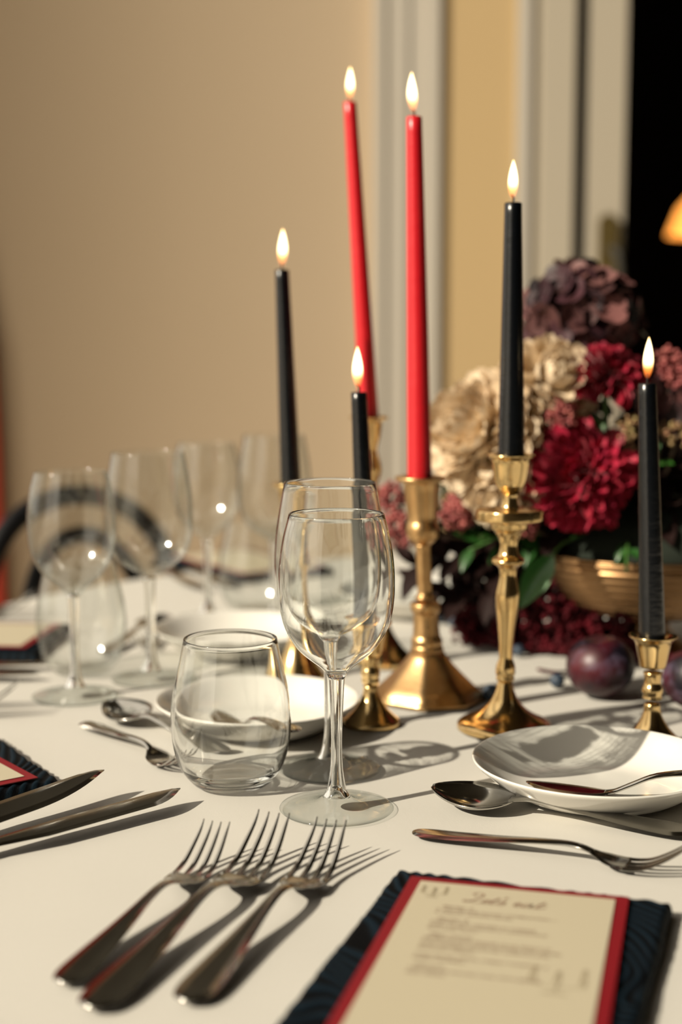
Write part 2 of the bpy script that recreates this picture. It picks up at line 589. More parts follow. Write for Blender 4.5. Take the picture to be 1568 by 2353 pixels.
# door frame
fr = box_struct('trim_2', M['trim2'], (0.393, 0.522, WY - 0.03, WY + 0.12, 0, 2.2))
box_struct('moulding', M['trim'], (0.393, 0.425, WY - 0.040, WY - 0.03, 0, 2.2), parent=fr)
box_struct('moulding', M['trim2'], (0.448, 0.522, WY - 0.036, WY - 0.03, 0, 2.2), parent=fr)
box_struct('frame_shadow', M['dark_and_frame_shadow'], (0.522, 0.556, WY + 0.03, WY + 0.12, 0, 2.2))  # shadow beside the frame, put in as a dark strip
# the narrow door leaf with its brass lever plate
door = box_struct('door_1', M['trim2'], (0.556, 0.640, WY - 0.02, WY + 0.03, 0.01, 2.2))
mbp = MB().box(0.583, 0.628, WY - 0.030, WY - 0.02, 1.13, 1.33)
pl = [(0.6055 + 0.0225 * math.cos(a), WY - 0.030 + 0.0, 1.33 + 0.0225 * math.sin(a)) for a in [math.pi * i / 12 for i in range(13)]]
back = [(x, WY - 0.02, z) for x, y, z in pl]
n = len(pl)
mbp.add(pl + back, [tuple(range(n - 1, -1, -1))] + [(i, i + 1, n + i + 1, n + i) for i in range(n - 1)])
mbp.build('handle_plate', M['old_brass'], door)
V, F = tube([(0.612, WY - 0.03, 1.27), (0.612, WY - 0.065, 1.27), (0.618, WY - 0.075, 1.262), (0.626, WY - 0.075, 1.21), (0.630, WY - 0.072, 1.15)], [0.009, 0.009, 0.010, 0.009, 0.007], 12)
link('door_handle', mesh_from('door_handle', V, F), M['dark_and_frame_shadow'], door)
# dark room behind
box_struct('wall_inner_room', M['dark_room'], (0.05, 3.2, 6.4, 6.5, 0, 2.9), (0.05, 0.15, WY + 0.16, 6.4, 0, 2.9), (3.1, 3.2, WY + 0.16, 6.4, 0, 2.9))
box_struct('ceiling_inner_room', M['dark_room'], (0.05, 3.2, WY + 0.16, 6.5, 2.9, 3.0))
box_struct('floor_inner_room', M['dark_room'], (0.15, 3.1, WY + 0.16, 6.4, 0.0, 0.01))

# amber lamp inside
lamp = thing('hanging_lamp', 'amber glowing hanging lamp in the dark room beyond the door', 'lamp', (1.215, 5.0, 1.40))
V, F = lathe([(0.015, 0.16), (0.05, 0.12), (0.085, 0.03), (0.083, 0.03), (0.048, 0.118), (0.013, 0.157)], 32, closed=True)
link('lamp_shade', mesh_from('lamp_shade', V, F), M['amber'], lamp)
V, F = lathe([(0.0003, 0.03), (0.02, 0.035), (0.032, 0.06), (0.02, 0.09), (0.0003, 0.1)], 24)
link('bulb', mesh_from('bulb', V, F), M['bulb'], lamp)
V, F = tube([(0, 0, 0.15), (0, 0, 1.5)], 0.004, 8)
link('cord', mesh_from('cord', V, F), M['dark_and_frame_shadow'], lamp)

# ------------------------------------------------------------------ table and cloth
TC = (0.36, 1.28)
RT = 0.87
tb = thing('round_table', 'round banquet table hidden under the white cloth', 'table', (TC[0], TC[1], 0))
V, F = lathe([(0.0003, 0.722), (RT - 0.012, 0.722), (RT - 0.008, 0.735), (RT - 0.012, 0.7455), (0.0003, 0.7455)], 96)
link('tabletop', mesh_from('tabletop', V, F), M['table_wood'], tb)
V, F = lathe([(0.0003, 0.0), (0.30, 0.0), (0.30, 0.03), (0.05, 0.06), (0.045, 0.70), (0.2, 0.722), (0.0003, 0.722)], 40)
link('pedestal', mesh_from('pedestal', V, F), M['table_wood'], tb)

def tablecloth():
    V = []; F = []
    nseg = 168
    rings = [(RT * math.sqrt((i + 0.3) / 46.0), None) for i in range(46)]
    V.append((0, 0, 0))
    rows = []
    def wr(x, y):
        return 0.0010 * noise.noise((x * 6, y * 6, 0.3)) + 0.0005 * noise.noise((x * 17, y * 17, 2.1)) - 0.0006
    for r, _ in rings:
        row = []
        for k in range(nseg):
            a = 2 * math.pi * k / nseg
            x, y = r * math.cos(a), r * math.sin(a)
            row.append(len(V)); V.append((x, y, wr(x + TC[0], y + TC[1]) * (1 if r < RT * 0.97 else 0.3)))
        rows.append(row)
    for j, (dr, z) in enumerate([(0.006, -0.003), (0.010, -0.012), (0.012, -0.04), (0.013, -0.07), (0.015, -0.11), (0.018, -0.16), (0.021, -0.21), (0.024, -0.25)]):
        row = []
        amp = 0.0 if j < 2 else 0.030 * min(1, -z / 0.3)
        for k in range(nseg):
            a = 2 * math.pi * k / nseg
            r = RT + dr + amp * (0.5 + 0.5 * math.sin(14 * a + 1.5 * math.sin(3 * a)))
            row.append(len(V)); V.append((r * math.cos(a), r * math.sin(a), z))
        rows.append(row)
    for k in range(nseg):
        F.append((0, rows[0][k], rows[0][(k + 1) % nseg]))
    for j in range(len(rows) - 1):
        for k in range(nseg):
            k2 = (k + 1) % nseg
            F.append((rows[j][k], rows[j + 1][k], rows[j + 1][k2], rows[j][k2]))
    o = link('tablecloth', mesh_from('tablecloth', V, F), M['cloth'])
    o.location = (TC[0], TC[1], TZ)
    return tag(o, 'white twill tablecloth covering the whole round table', 'tablecloth')
tablecloth()

# ------------------------------------------------------------------ glasses
def shell(outer, wall=0.0011, bottom=0.003, top_round=True):
    """closed shell from an outer profile going bottom to rim"""
    inner = []
    for i, (r, z) in enumerate(outer):
        a = outer[max(i - 1, 0)]; b_ = outer[min(i + 1, len(outer) - 1)]
        t = Vector((b_[0] - a[0], b_[1] - a[1]))
        t.normalize()
        nr, nz = -t.y, t.x
        inner.append((r + nr * wall, z + nz * wall))
    inner = [(r, z) for r, z in inner if r > 0.002 and z > outer[0][1] + bottom]
    rim = outer[-1]
    prof = list(outer) + [(rim[0] - wall * 0.12, rim[1] + wall * 0.36), (rim[0] - wall * 0.5, rim[1] + wall * 0.52), (rim[0] - wall * 0.88, rim[1] + wall * 0.36)] + inner[::-1]
    last = inner[0]
    prof += [(last[0] * 0.6, last[1] - 0.0002), (0.0004, last[1] - 0.0003)]
    return prof

WHITE_BOWL = [(5.8, 90.5), (7.2, 93.6), (10.5, 97.2), (17.5, 102.6), (24.5, 108.6), (31.0, 117.6), (35.8, 128.5), (38.0, 140), (38.7, 150), (38.6, 160), (37.5, 173), (35.0, 187), (31.6, 200)]
WHITE_STEM = [(5.6, 91.5), (5.1, 84), (4.3, 66), (3.7, 48), (3.75, 38), (4.2, 30), (5.4, 20), (7.2, 12.5), (9.5, 8.6)]
WHITE_FOOT = [(0.3, 9.2), (9.2, 8.9), (11.6, 6.6), (15.5, 4.6), (24, 2.9), (36, 2.0), (38.2, 1.5), (38.6, 0.9), (38.0, 0.3), (30, 0.5), (0.3, 1.2)]
RED_BOWL = [(5.8, 95.5), (8.0, 99.0), (13.0, 102.0), (22.2, 107.6), (29.5, 113.5), (35.0, 121.0), (38.5, 131), (40.0, 143), (40.3, 156), (39.6, 172), (37.5, 188), (33.2, 212)]
RED_STEM = [(5.6, 96.5), (5.2, 90), (4.5, 72), (4.1, 50), (4.2, 34), (4.7, 26), (6.0, 18), (8.0, 12.2), (10.0, 9.0)]
RED_FOOT = [(0.3, 9.6), (9.7, 9.2), (12.0, 6.8), (16, 4.6), (24, 2.9), (34.5, 2.0), (36.8, 1.5), (37.2, 0.9), (36.6, 0.3), (29, 0.5), (0.3, 1.2)]
mm = lambda P: [(r * 0.001, z * 0.001) for r, z in P]

def make_wine(bowl, stem, foot):
    root = thing('wine_glass', 'x', 'glass', (0, 0, 0))
    o = smooth_prof(mm(bowl), 4)
    V, F = lathe(shell(o), 72)
    link('bowl', mesh_from('bowl', V, F), M['glass_solid'], root)
    V, F = lathe(smooth_prof(mm(stem), 3), 32)
    link('stem', mesh_from('stem', V, F), M['glass_solid'], root)
    V, F = lathe(mm(foot), 72)
    link('foot', mesh_from('foot', V, F), M['glass'], root)
    return root

EPS = 0.0008
def put(o, x, y, z=0.0, rz=None):
    o.location = (x, y, TZ + EPS + z)
    if rz is not None:
        o.rotation_euler.z = rz
    return o

white0 = make_wine(WHITE_BOWL, WHITE_STEM, WHITE_FOOT)
red0 = make_wine(RED_BOWL, RED_STEM, RED_FOOT)
GW = 'stemmed wine glasses on the table'
first = True
for (x, y, kind, lab) in [
        (-0.003, 0.929, 'w', 'clear wine glass nearest the three forks, in sharp focus'),
        (-0.236, 1.236, 'w', 'blurred clear wine glass in front of the black bentwood chair'),
        (-0.151, 1.588, 'w', 'small blurred wine glass far back between the other glasses'),
        (-0.008, 1.018, 'r', 'taller clear wine glass standing just behind the sharp one'),
        (-0.177, 1.300, 'r', 'blurred larger wine glass with the dark chair arc behind its bowl'),
        (-0.073, 1.545, 'r', 'faint blurred wine glass beside the leftmost black candle')]:
    src = white0 if kind == 'w' else red0
    if src.location.length > 0:
        src2 = copy_tree(src)
    else:
        src2 = src
    put(src2, x, y)
    tag(src2, lab, 'glass', GW)
    if 'blurred' in lab:
        for c in src2.children:
            if c.name.split('.')[0] == 'bowl':
                c.material_slots[0].link = 'OBJECT'
                c.material_slots[0].material = M['glass_far']

TUMB = [(0.4, 0.3), (20, 0.2), (25.8, 0.9), (28.8, 3.2), (34.7, 10.5), (38.3, 18.0), (40.6, 26.5), (42.2, 37), (42.7, 47), (42.4, 56), (40.8, 68), (38.7, 78), (35.8, 91), (33.0, 105)]
def make_tumbler():
    o = smooth_prof(mm(TUMB), 4)
    wall = 0.0012
    inner = []
    for i, (r, z) in enumerate(o):
        if z < 0.012: continue
        a = o[max(i - 1, 0)]; b_ = o[min(i + 1, len(o) - 1)]
        t = Vector((b_[0] - a[0], b_[1] - a[1])).normalized()
        inner.append((r - t.y * (wall + 0.0016 * max(0, 1 - z / 0.03)), z + t.x * wall))
    prof = o + [(o[-1][0] - 0.00015, o[-1][1] + 0.00042), (o[-1][0] - 0.0006, o[-1][1] + 0.0006), (o[-1][0] - 0.00105, o[-1][1] + 0.00042)] + inner[::-1] + [(0.027, 0.0082), (0.018, 0.0070), (0.0004, 0.0068)]
    V, F = lathe(prof, 80)
    return mesh_from('tumbler', V, F)
tm = make_tumbler()
for i, (x, y, lab) in enumerate([(-0.078, 0.984, 'clear stemless tumbler in sharp focus beside the front wine glass'),
                  (-0.248, 1.335, 'blurred stemless tumbler behind the wine glass by the chair'),
                  (-0.100, 1.640, 'faint stemless tumbler far back near the last menu card')]):
    o = link('tumbler', tm, M['glass_solid'])
    put(o, x, y)
    tag(o, lab, 'glass', 'stemless tumblers on the table')
    if i > 0:
        o.material_slots[0].link = 'OBJECT'
        o.material_slots[0].material = M['glass_far']

# ------------------------------------------------------------------ plates
PLATE = [(0.3, 3.4), (30, 3.4), (44, 3.6), (55, 5.6), (66, 11), (76, 18.5), (83, 24.0), (85.6, 25.4), (86.4, 24.6), (85.8, 23.2), (78, 16.5), (68, 9.0), (57, 2.6), (48, 0.6), (46, 0.2), (44, 0.8), (0.3, 1.2)]
V, F = lathe(smooth_prof(mm(PLATE), 3), 96)
pm = mesh_from('side_plate', V, F)
for (x, y, s, lab) in [(0.178, 0.962, 1.0, 'white side plate on the right in front of the brass candlestick'),
                 (-0.068, 1.132, 0.96, 'white side plate seen through the sharp tumbler'),
                 (-0.104, 1.425, 1.0, 'blurred white side plate behind the tumbler rim'),
                 (0.085, 1.640, 1.0, 'blurred white side plate behind the aged brass candlestick')]:
    o = link('side_plate', pm, M['porcelain'])
    put(o, x, y)
    o.scale = (s, s, 1)
    tag(o, lab, 'plate', 'white side plates round the table')

# ------------------------------------------------------------------ cutlery
def strap(stations, n=7):
    """closed bar: stations (x, z, half width, thickness, cup, y)"""
    V = []; F = []
    ring = []
    for k in range(n):
        ring.append((-1 + 2 * k / (n - 1), 1))
    for k in range(n):
        ring.append((1 - 2 * k / (n - 1), -1))
    m = len(ring)
    for st in stations:
        x, z, hw, t = st[:4]
        cup = st[4] if len(st) > 4 else 0
        y0 = st[5] if len(st) > 5 else 0
        for (u, sgn) in ring:
            prof = math.sqrt(max(0.0, 1 - u * u)) ** 0.6
            V.append((x, y0 + hw * u, z + cup * u * u + sgn * 0.5 * t * prof))
    for j in range(len(stations) - 1):
        for i in range(m):
            i2 = (i + 1) % m
            F.append((j * m + i, (j + 1) * m + i, (j + 1) * m + i2, j * m + i2))
    F.append(tuple(range(m)))
    F.append(tuple((len(stations) - 1) * m + i for i in range(m - 1, -1, -1)))
    return V, F

def sm_st(st, k=4):
    """smooth stations"""
    out = []
    L = max(len(s) for s in st)
    st = [tuple(s) + (0,) * (L - len(s)) for s in st]
    for i in range(len(st) - 1):
        p0 = st[max(i - 1, 0)]; p1 = st[i]; p2 = st[i + 1]; p3 = st[min(i + 2, len(st) - 1)]
        for j in range(k):
            t = j / k
            out.append(tuple(0.5 * (2 * b_ + (c - a) * t + (2 * a - 5 * b_ + 4 * c - e) * t * t + (3 * b_ - a - 3 * c + e) * t ** 3) for a, b_, c, e in zip(p0, p1, p2, p3)))
    out.append(st[-1])
    return out

HANDLE = [(0.0, 0.0030, 0.0020, 0.0012), (0.0025, 0.0030, 0.0066, 0.0020), (0.008, 0.0030, 0.0094, 0.0026), (0.018, 0.0034, 0.0106, 0.0028), (0.04, 0.0048, 0.0094, 0.0030),
          (0.07, 0.0074, 0.0066, 0.0032), (0.098, 0.0104, 0.0042, 0.0036), (0.118, 0.0118, 0.0032, 0.0038), (0.130, 0.0108, 0.0033, 0.0036), (0.139, 0.0082, 0.0042, 0.0030)]
def fork_meshes():
    V, F = strap(sm_st(HANDLE))
    h = mesh_from('handle', V, F)
    V, F = strap(sm_st([(0.136, 0.0090, 0.0038, 0.0031), (0.141, 0.0070, 0.0068, 0.0027, 0.0004), (0.147, 0.0046, 0.0108, 0.0023, 0.0010), (0.154, 0.0030, 0.0126, 0.0021, 0.0012), (0.1635, 0.0026, 0.0130, 0.0020, 0.0010)]), 9)
    hd = mesh_from('head', V, F)
    tines = []
    for k in range(4):
        y0 = -0.0109 + 0.00727 * k
        y1 = y0 * 0.86
        cz = 0.0010 * (y0 / 0.0130) ** 2
        V, F = strap(sm_st([(0.160, 0.0026 + cz, 0.0021, 0.0020, 0, y0), (0.168, 0.0030 + cz, 0.0020, 0.0020, 0, y0), (0.178, 0.0054 + cz, 0.0018, 0.0019, 0, y0 * .97), (0.190, 0.0120 + cz, 0.0015, 0.0017, 0, y0 * .92), (0.200, 0.0190 + cz, 0.0011, 0.0014, 0, y1), (0.2065, 0.0246 + cz, 0.0004, 0.0006, 0, y1)], 3), 5)
        tines.append(mesh_from('tine', V, F))
    return h, hd, tines
FH, FHD, FT = fork_meshes()
def make_fork():
    root = thing('table_fork', 'x', 'fork', (0, 0, 0))
    link('handle', FH, M['steel'], root)
    link('head', FHD, M['steel'], root)
    for t in FT:
        link('tine', t, M['steel'], root)
    return root

def spoon_meshes():
    V, F = strap(sm_st(HANDLE[:-2] + [(0.128, 0.0106, 0.0034, 0.0034), (0.135, 0.0094, 0.0050, 0.0024)]))
    h = mesh_from('handle', V, F)
    V = []; F = []
    nu, nv = 22, 13
    L = 0.068
    top = []; bot = []
    for side in (0, 1):
        for i in range(nu):
            t = i / (nu - 1)
            te = 0.02 + 0.97 * t
            hw = 0.0215 * (math.sin(math.pi * te ** 0.86) ** 0.62)
            rz = 0.0092 + 0.0018 * (2 * te - 1) ** 2 + 0.0015 * te
            for j in range(nv):
                u = -1 + 2 * j / (nv - 1)
                z = rz - 0.0088 * (math.sin(math.pi * te) ** 0.75) * (1 - u * u) ** 0.9
                V.append((0.130 + L * te, hw * u, z - (0.0012 if side else 0)))
    o = nu * nv
    for i in range(nu - 1):
        for j in range(nv - 1):
            a, b_, c, d = i * nv + j, i * nv + j + 1, (i + 1) * nv + j + 1, (i + 1) * nv + j
            F.append((a, d, c, b_))
            F.append((o + a, o + b_, o + c, o + d))
    for i in range(nu - 1):
        a, d = i * nv, (i + 1) * nv
        F.append((a, o + a, o + d, d))
        b_, c = i * nv + nv - 1, (i + 1) * nv + nv - 1
        F.append((b_, c, o + c, o + b_))
    for j in range(nv - 1):
        F.append((j, j + 1, o + j + 1, o + j))
        k = (nu - 1) * nv
        F.append((k + j, o + k + j, o + k + j + 1, k + j + 1))
    return h, mesh_from('bowl', V, F)
SH, SB = spoon_meshes()
def make_spoon():
    root = thing('dessert_spoon', 'x', 'spoon', (0, 0, 0))
    link('handle', SH, M['steel'], root)
    link('bowl', SB, M['steel'], root)
    return root

def knife_meshes(Lh, Lb, hw, tip):
    V, F = strap(sm_st([(0.0, 0.0046, 0.003, 0.002), (0.003, 0.0046, hw * 0.75, 0.0050), (0.012, 0.0046, hw * 0.9, 0.0072), (Lh * 0.6, 0.0046, hw * 0.78, 0.0078), (Lh * 0.92, 0.0046, hw * 0.62, 0.0076), (Lh, 0.0046, hw * 0.62, 0.0060)], 3), 7)
    h = mesh_from('handle', V, F)
    # blade: outline with a straight back and a curved edge, lens-shaped section
    st = []
    for i in range(25):
        t = i / 24
        x = Lh - 0.004 + (Lb + 0.004) * t
        up = hw * (0.60 + 0.25 * min(1, t * 3)) * (1 - (max(0, t - 0.84) / 0.16) ** 2.4 * 0.55)
        dn = hw * (0.62 + 0.55 * min(1, t * 4)) * (1 - (max(0, t - tip) / (1 - tip)) ** 2.0 * 1.30)
        if up + dn < 0.0006:
            dn = 0.0006 - up
        y0 = (up - dn) / 2
        st.append((x, 0.0046 + 0.002 * t, max((up + dn) / 2, 0.0003), 0.0021 if t < 0.98 else 0.0008, 0, y0))
    V, F = strap(st, 7)
    return h, mesh_from('blade', V, F)
KH, KB = knife_meshes(0.105, 0.125, 0.0108, 0.50)
KH2, KB2 = knife_meshes(0.105, 0.125, 0.0084, 0.78)
V, F = strap(sm_st([(0.0, 0.0300, 0.0025, 0.0012), (0.004, 0.0300, 0.0068, 0.0022), (0.015, 0.0295, 0.0080, 0.0028), (0.05, 0.0268, 0.0052, 0.0030), (0.075, 0.0220, 0.0034, 0.0034), (0.092, 0.0138, 0.0029, 0.0034), (0.103, 0.0082, 0.0034, 0.0028), (0.110, 0.0064, 0.0050, 0.0018)], 4))
BH = mesh_from('handle', V, F)
V, F = strap(sm_st([(0.107, 0.0067, 0.0046, 0.0018), (0.116, 0.0060, 0.0082, 0.0016, 0, 0.0006), (0.132, 0.0062, 0.0098, 0.0014, 0, 0.0012), (0.150, 0.0068, 0.0084, 0.0013, 0, 0.0006), (0.161, 0.0073, 0.0045, 0.0012, 0, -0.001), (0.165, 0.0075, 0.0006, 0.0008, 0, -0.002)], 4))
BB = mesh_from('blade', V, F)
def make_knife(h=KH, b_=KB, name='table_knife'):
    root = thing(name, 'x', 'knife', (0, 0, 0))
    link('handle', h, M['steel'], root)
    link('blade', b_, M['steel'], root)
    return root

def lay(o, end, dirv, s=1.0, z=0.0, pitch=0.0, roll=0.0):
    """lay cutlery: handle end at end, pointing along dirv"""
    a = math.atan2(dirv[1], dirv[0])
    o.rotation_mode = 'XYZ'
    o.rotation_euler = (roll, -pitch, a)
    o.scale = (s, s, s)
    o.location = (end[0], end[1], TZ + EPS + z)
    return o

fork0 = make_fork()
spoon0 = make_spoon()
knife0 = make_knife()
slim0 = make_knife(KH2, KB2)
def nxt(src, used=set()):
    if src.name in used:
        return copy_tree(src)
    used.add(src.name)
    return src

def fork(end, to, s, lab, grp, **k):
    o = nxt(fork0); lay(o, end, (to[0] - end[0], to[1] - end[1]), s, **k); tag(o, lab, 'fork', grp); return o
def spoon(end, to, s, lab, grp, **k):
    o = nxt(spoon0); lay(o, end, (to[0] - end[0], to[1] - end[1]), s, **k); tag(o, lab, 'spoon', grp); return o
def knife(end, to, s, lab, grp, src=None, **k):
    o = nxt(src or knife0); lay(o, end, (to[0] - end[0], to[1] - end[1]), s, **k); tag(o, lab, 'knife', grp); return o

GF = 'three forks laid side by side in front'
fork((-0.136, 0.660), (-0.077, 0.834), 0.91, 'small steel fork furthest from the menu of the three front forks', GF)
fork((-0.118, 0.633), (-0.041, 0.842), 1.08, 'large steel fork in the middle of the three front forks', GF)
fork((-0.074, 0.640), (-0.006, 0.834), 1.00, 'steel fork nearest the navy napkin of the three front forks', GF)
fork((0.046, 0.877), (0.161, 0.823), 0.85, 'steel dessert fork lying above the front menu with tines to the right', 'dessert forks')
spoon((0.2225, 0.872), (0.064, 0.942), 0.885, 'steel dessert spoon between the front plate and the dessert fork', 'dessert spoons', roll=R(-9), z=0.0015)
spoon((-0.086, 1.040), (-0.198, 1.178), 0.885, 'steel dessert spoon with dark shiny bowl beside the sharp tumbler', 'dessert spoons', roll=R(-11), z=0.002)
fork((-0.211, 1.140), (-0.145, 1.047), 0.85, 'steel dessert fork with its tines behind the sharp tumbler', 'dessert forks')
knife((-0.330, 0.765), (-0.161, 0.954), 1.10, 'broad steel knife with raised blade beside the left menu', 'table knives', pitch=R(2.2), roll=R(10), z=0.001)
knife((-0.302, 0.766), (-0.108, 0.939), 1.13, 'slim steel knife lying closest to the three forks', 'table knives', src=slim0, pitch=R(0.3), roll=R(6), z=0.001)
# the settings further round the table
knife((-0.500, 1.335), (-0.280, 1.292), 0.97, 'blurred steel knife, the nearer of two left of the far wine glasses', 'table knives')
knife((-0.500, 1.368), (-0.285, 1.335), 0.97, 'blurred steel knife just under the cream menu at the left edge', 'table knives')
fork((-0.565, 1.585), (-0.36, 1.560), 1.0, 'blurred steel fork beyond the left-edge menu, nearest it of three', 'forks at the far left setting')
fork((-0.565, 1.625), (-0.36, 1.600), 1.05, 'blurred steel fork beyond the left-edge menu, middle of three', 'forks at the far left setting')
fork((-0.555, 1.665), (-0.36, 1.640), 0.95, 'blurred steel fork beyond the left-edge menu, outermost by the table edge', 'forks at the far left setting')
spoon((-0.240, 1.400), (-0.190, 1.60), 0.885, 'blurred dark dessert spoon between the far tumbler and the back plate', 'dessert spoons')
fork((-0.175, 1.580), (-0.215, 1.36), 0.85, 'blurred dessert fork lying beside the far dark spoon', 'dessert forks')
fork((-0.475, 1.195), (-0.268, 1.168), 0.98, 'blurred steel fork tips at the left edge above the navy napkin', 'forks at the left setting')
fork((-0.465, 1.235), (-0.275, 1.200), 0.92, 'blurred steel fork at the left edge, second above the navy napkin', 'forks at the left setting')
knife((-0.260, 1.970), (-0.175, 1.770), 0.97, 'blurred steel knife pointing at the far left menu, outer of its pair', 'table knives')
knife((-0.225, 1.990), (-0.142, 1.785), 0.97, 'blurred steel knife next to the furthest menu card', 'table knives')

bk0 = make_knife(BH, BB, 'butter_knife')
bk1 = copy_tree(bk0)
lay(bk0, (0.284, 0.907), (0.129 - 0.284, 0.963 - 0.907), roll=R(-3))
tag(bk0, 'steel butter knife resting across the front right plate', 'knife', 'butter knives on side plates')
lay(bk1, (-0.031, 1.013), (-0.107 + 0.031, 1.159 - 1.013), roll=R(-4))
tag(bk1, 'steel butter knife on the plate behind the sharp tumbler', 'knife', 'butter knives on side plates')

# ------------------------------------------------------------------ napkins, menus
NW, NL, NT = 0.158, 0.235, 0.0085
def napkin_mesh():
    nx, ny = 200, 290
    V = []; F = []; rel = []
    def field(x, y):
        q = Vector((x * 9, y * 9, 0.7))
        wx = noise.noise(q) ; wy = noise.noise(q + Vector((5.2, 1.3, 2)))
        f = 2.1 * noise.noise(Vector((x * 11 + 1.4 * wx, y * 11 + 1.4 * wy, 3.1))) + 1.1 * noise.noise(Vector((x * 22 + wy, y * 22, 8.0)))
        return 0.5 + 0.5 * math.sin(11.0 * f + (x * 0.75 + y) * 560)
    for j in range(ny + 1):
        for i in range(nx + 1):
            u = -1 + 2 * i / nx; v = j / ny
            x = u * NW / 2; y = -v * NL
            d = min(NW / 2 - abs(x), -y, NL + y)
            e = min(1.0, d / 0.005)
            edge = math.sqrt(max(0, 1 - (1 - e) ** 2))
            wob = 0.0012 * noise.noise((x * 25, y * 25, 9)) * min(1, 1.5 - e)
            s = field(x, y)
            rel.append(s)
            z = 0.0006 + (NT - 0.0018) * edge + 0.0011 * s * edge + 0.0012 * noise.noise((x * 14, y * 14, 5)) * edge
            V.append((x + wob, y + wob * 0.8, z))
    w = nx + 1
    for j in range(ny):
        for i in range(nx):
            F.append((j * w + i, (j + 1) * w + i, (j + 1) * w + i + 1, j * w + i + 1))
    # underside
    k = len(V)
    V += [(-NW / 2, 0, 0.0002), (NW / 2, 0, 0.0002), (NW / 2, -NL, 0.0002), (-NW / 2, -NL, 0.0002)]
    rel += [0, 0, 0, 0]
    F.append((k, k + 1, k + 2, k + 3))
    me = mesh_from('napkin', V, F)
    at = me.attributes.new('relief', 'FLOAT', 'POINT')
    at.data.foreach_set('value', rel)
    return me
NAP = napkin_mesh()

CW, CL = 0.122, 0.200
IW, IL = 0.108, 0.186
def text_obj(body, size, x, y, parent, mat, shear=0.0, sx=1.0, name='print_line'):
    c = bpy.data.curves.new(name, 'FONT')
    c.body = body
    c.size = size
    c.shear = shear
    c.resolution_u = 2
    c.materials.append(mat)
    o = bpy.data.objects.new(name, c)
    COL.objects.link(o)
    o.parent = parent
    o.location = (x, y, 0.00012)
    bpy.context.view_layer.update()
    me = bpy.data.meshes.new_from_object(o.evaluated_get(bpy.context.evaluated_depsgraph_get()))
    bpy.data.objects.remove(o)
    o = link(name, me, mat, parent)
    o.location = (x, y, 0.00012)
    o.scale = (sx, 1, 1)
    return o

def strokes(name, lines, mat, parent, w=0.0004, z=0.00015):
    """flat inked pen strokes"""
    V = []; F = []
    for pts in lines:
        P = bez([(x, y, z) for x, y in pts], 6)
        k = len(V)
        for i, p in enumerate(P):
            t = (P[min(i + 1, len(P) - 1)] - P[max(i - 1, 0)])
            t.normalize()
            nrm = Vector((-t.y, t.x, 0))
            ww = w * (0.55 + 0.65 * abs(t.y))
            V += [p + nrm * ww, p - nrm * ww]
        for i in range(len(P) - 1):
            F.append((k + 2 * i, k + 2 * i + 1, k + 2 * i + 3, k + 2 * i + 2))
    return link(name, mesh_from(name, V, F, False), mat, parent)

def heading(parent, y, mat):
    """hand-lettered script: Let's eat"""
    s = 0.00142
    def T(pts, ox):
        return [(ox + (px + 0.30 * py) * s, y + py * s) for px, py in pts]
    ox = -0.0240
    L = [T([(0.5, 7), (-0.8, 8.2), (0.2, 9.5), (2.2, 9.2), (3.2, 7.6), (2.6, 4.5), (1.4, 1.4), (-0.4, 0.0), (-1.4, 0.8), (-0.2, 1.6), (2.4, 0.4), (4.4, 0.0), (5.8, 0.9)], ox),
         T([(5.6, 1.6), (7.2, 2.0), (7.6, 3.2), (6.6, 3.6), (5.8, 2.4), (6.0, 0.8), (7.0, 0.1), (8.6, 1.0)], ox),
         T([(10.0, 6.6), (9.2, 3.2), (8.8, 0.8), (9.6, 0.1), (10.8, 1.0)], ox), T([(7.9, 4.2), (11.4, 4.4)], ox),
         T([(12.2, 8.0), (12.4, 7.0), (11.8, 6.0)], ox),
         T([(11.2, 0.8), (13.0, 3.4), (13.4, 3.4), (13.6, 2.0), (13.8, 0.8), (12.6, 0.0), (11.8, 0.5)], ox),
         T([(17.6, 1.6), (19.2, 2.0), (19.6, 3.2), (18.6, 3.6), (17.8, 2.4), (18.0, 0.8), (19.0, 0.1), (20.8, 1.2)], ox),
         T([(24.0, 3.2), (22.6, 3.6), (21.3, 2.2), (21.3, 0.6), (22.3, 0.1), (23.6, 1.6), (24.1, 3.4), (23.8, 1.0), (24.6, 0.1), (25.8, 1.0)], ox),
         T([(27.4, 6.6), (26.6, 3.2), (26.2, 0.8), (27.0, 0.1), (28.6, 1.2), (29.6, 2.0)], ox), T([(25.2, 4.2), (29.0, 4.5)], ox)]
    return strokes('heading', L, mat, parent, 0.00052)

def candle_sketch(parent, ox, oy, s, mat):
    def T(pts):
        return [(ox + px * s, oy + py * s) for px, py in pts]
    L = []
    for cx, h in ((0, 8), (5.5, 6.5), (11, 8.5)):
        L.append(T([(cx - .5, 3), (cx - .4, 3 + h * .5), (cx - .35, h)]))
        L.append(T([(cx + .5, 3), (cx + .4, 3 + h * .5), (cx + .35, h)]))
        L.append(T([(cx - 1.2, 3), (cx, 2.7), (cx + 1.2, 3)]))
        L.append(T([(cx, 2.7), (cx + .3, 1.4), (5.5, 0.2 if cx != 5.5 else -1.5)]))
        L.append(T([(cx, h + .2), (cx - .4, h + 1), (cx, h + 2), (cx + .4, h + 1), (cx, h + .2)]))
    L.append(T([(3, -3), (5.5, -2.2), (8, -3), (3, -3)]))
    return strokes('sketch', L, mat, parent, 0.0005)

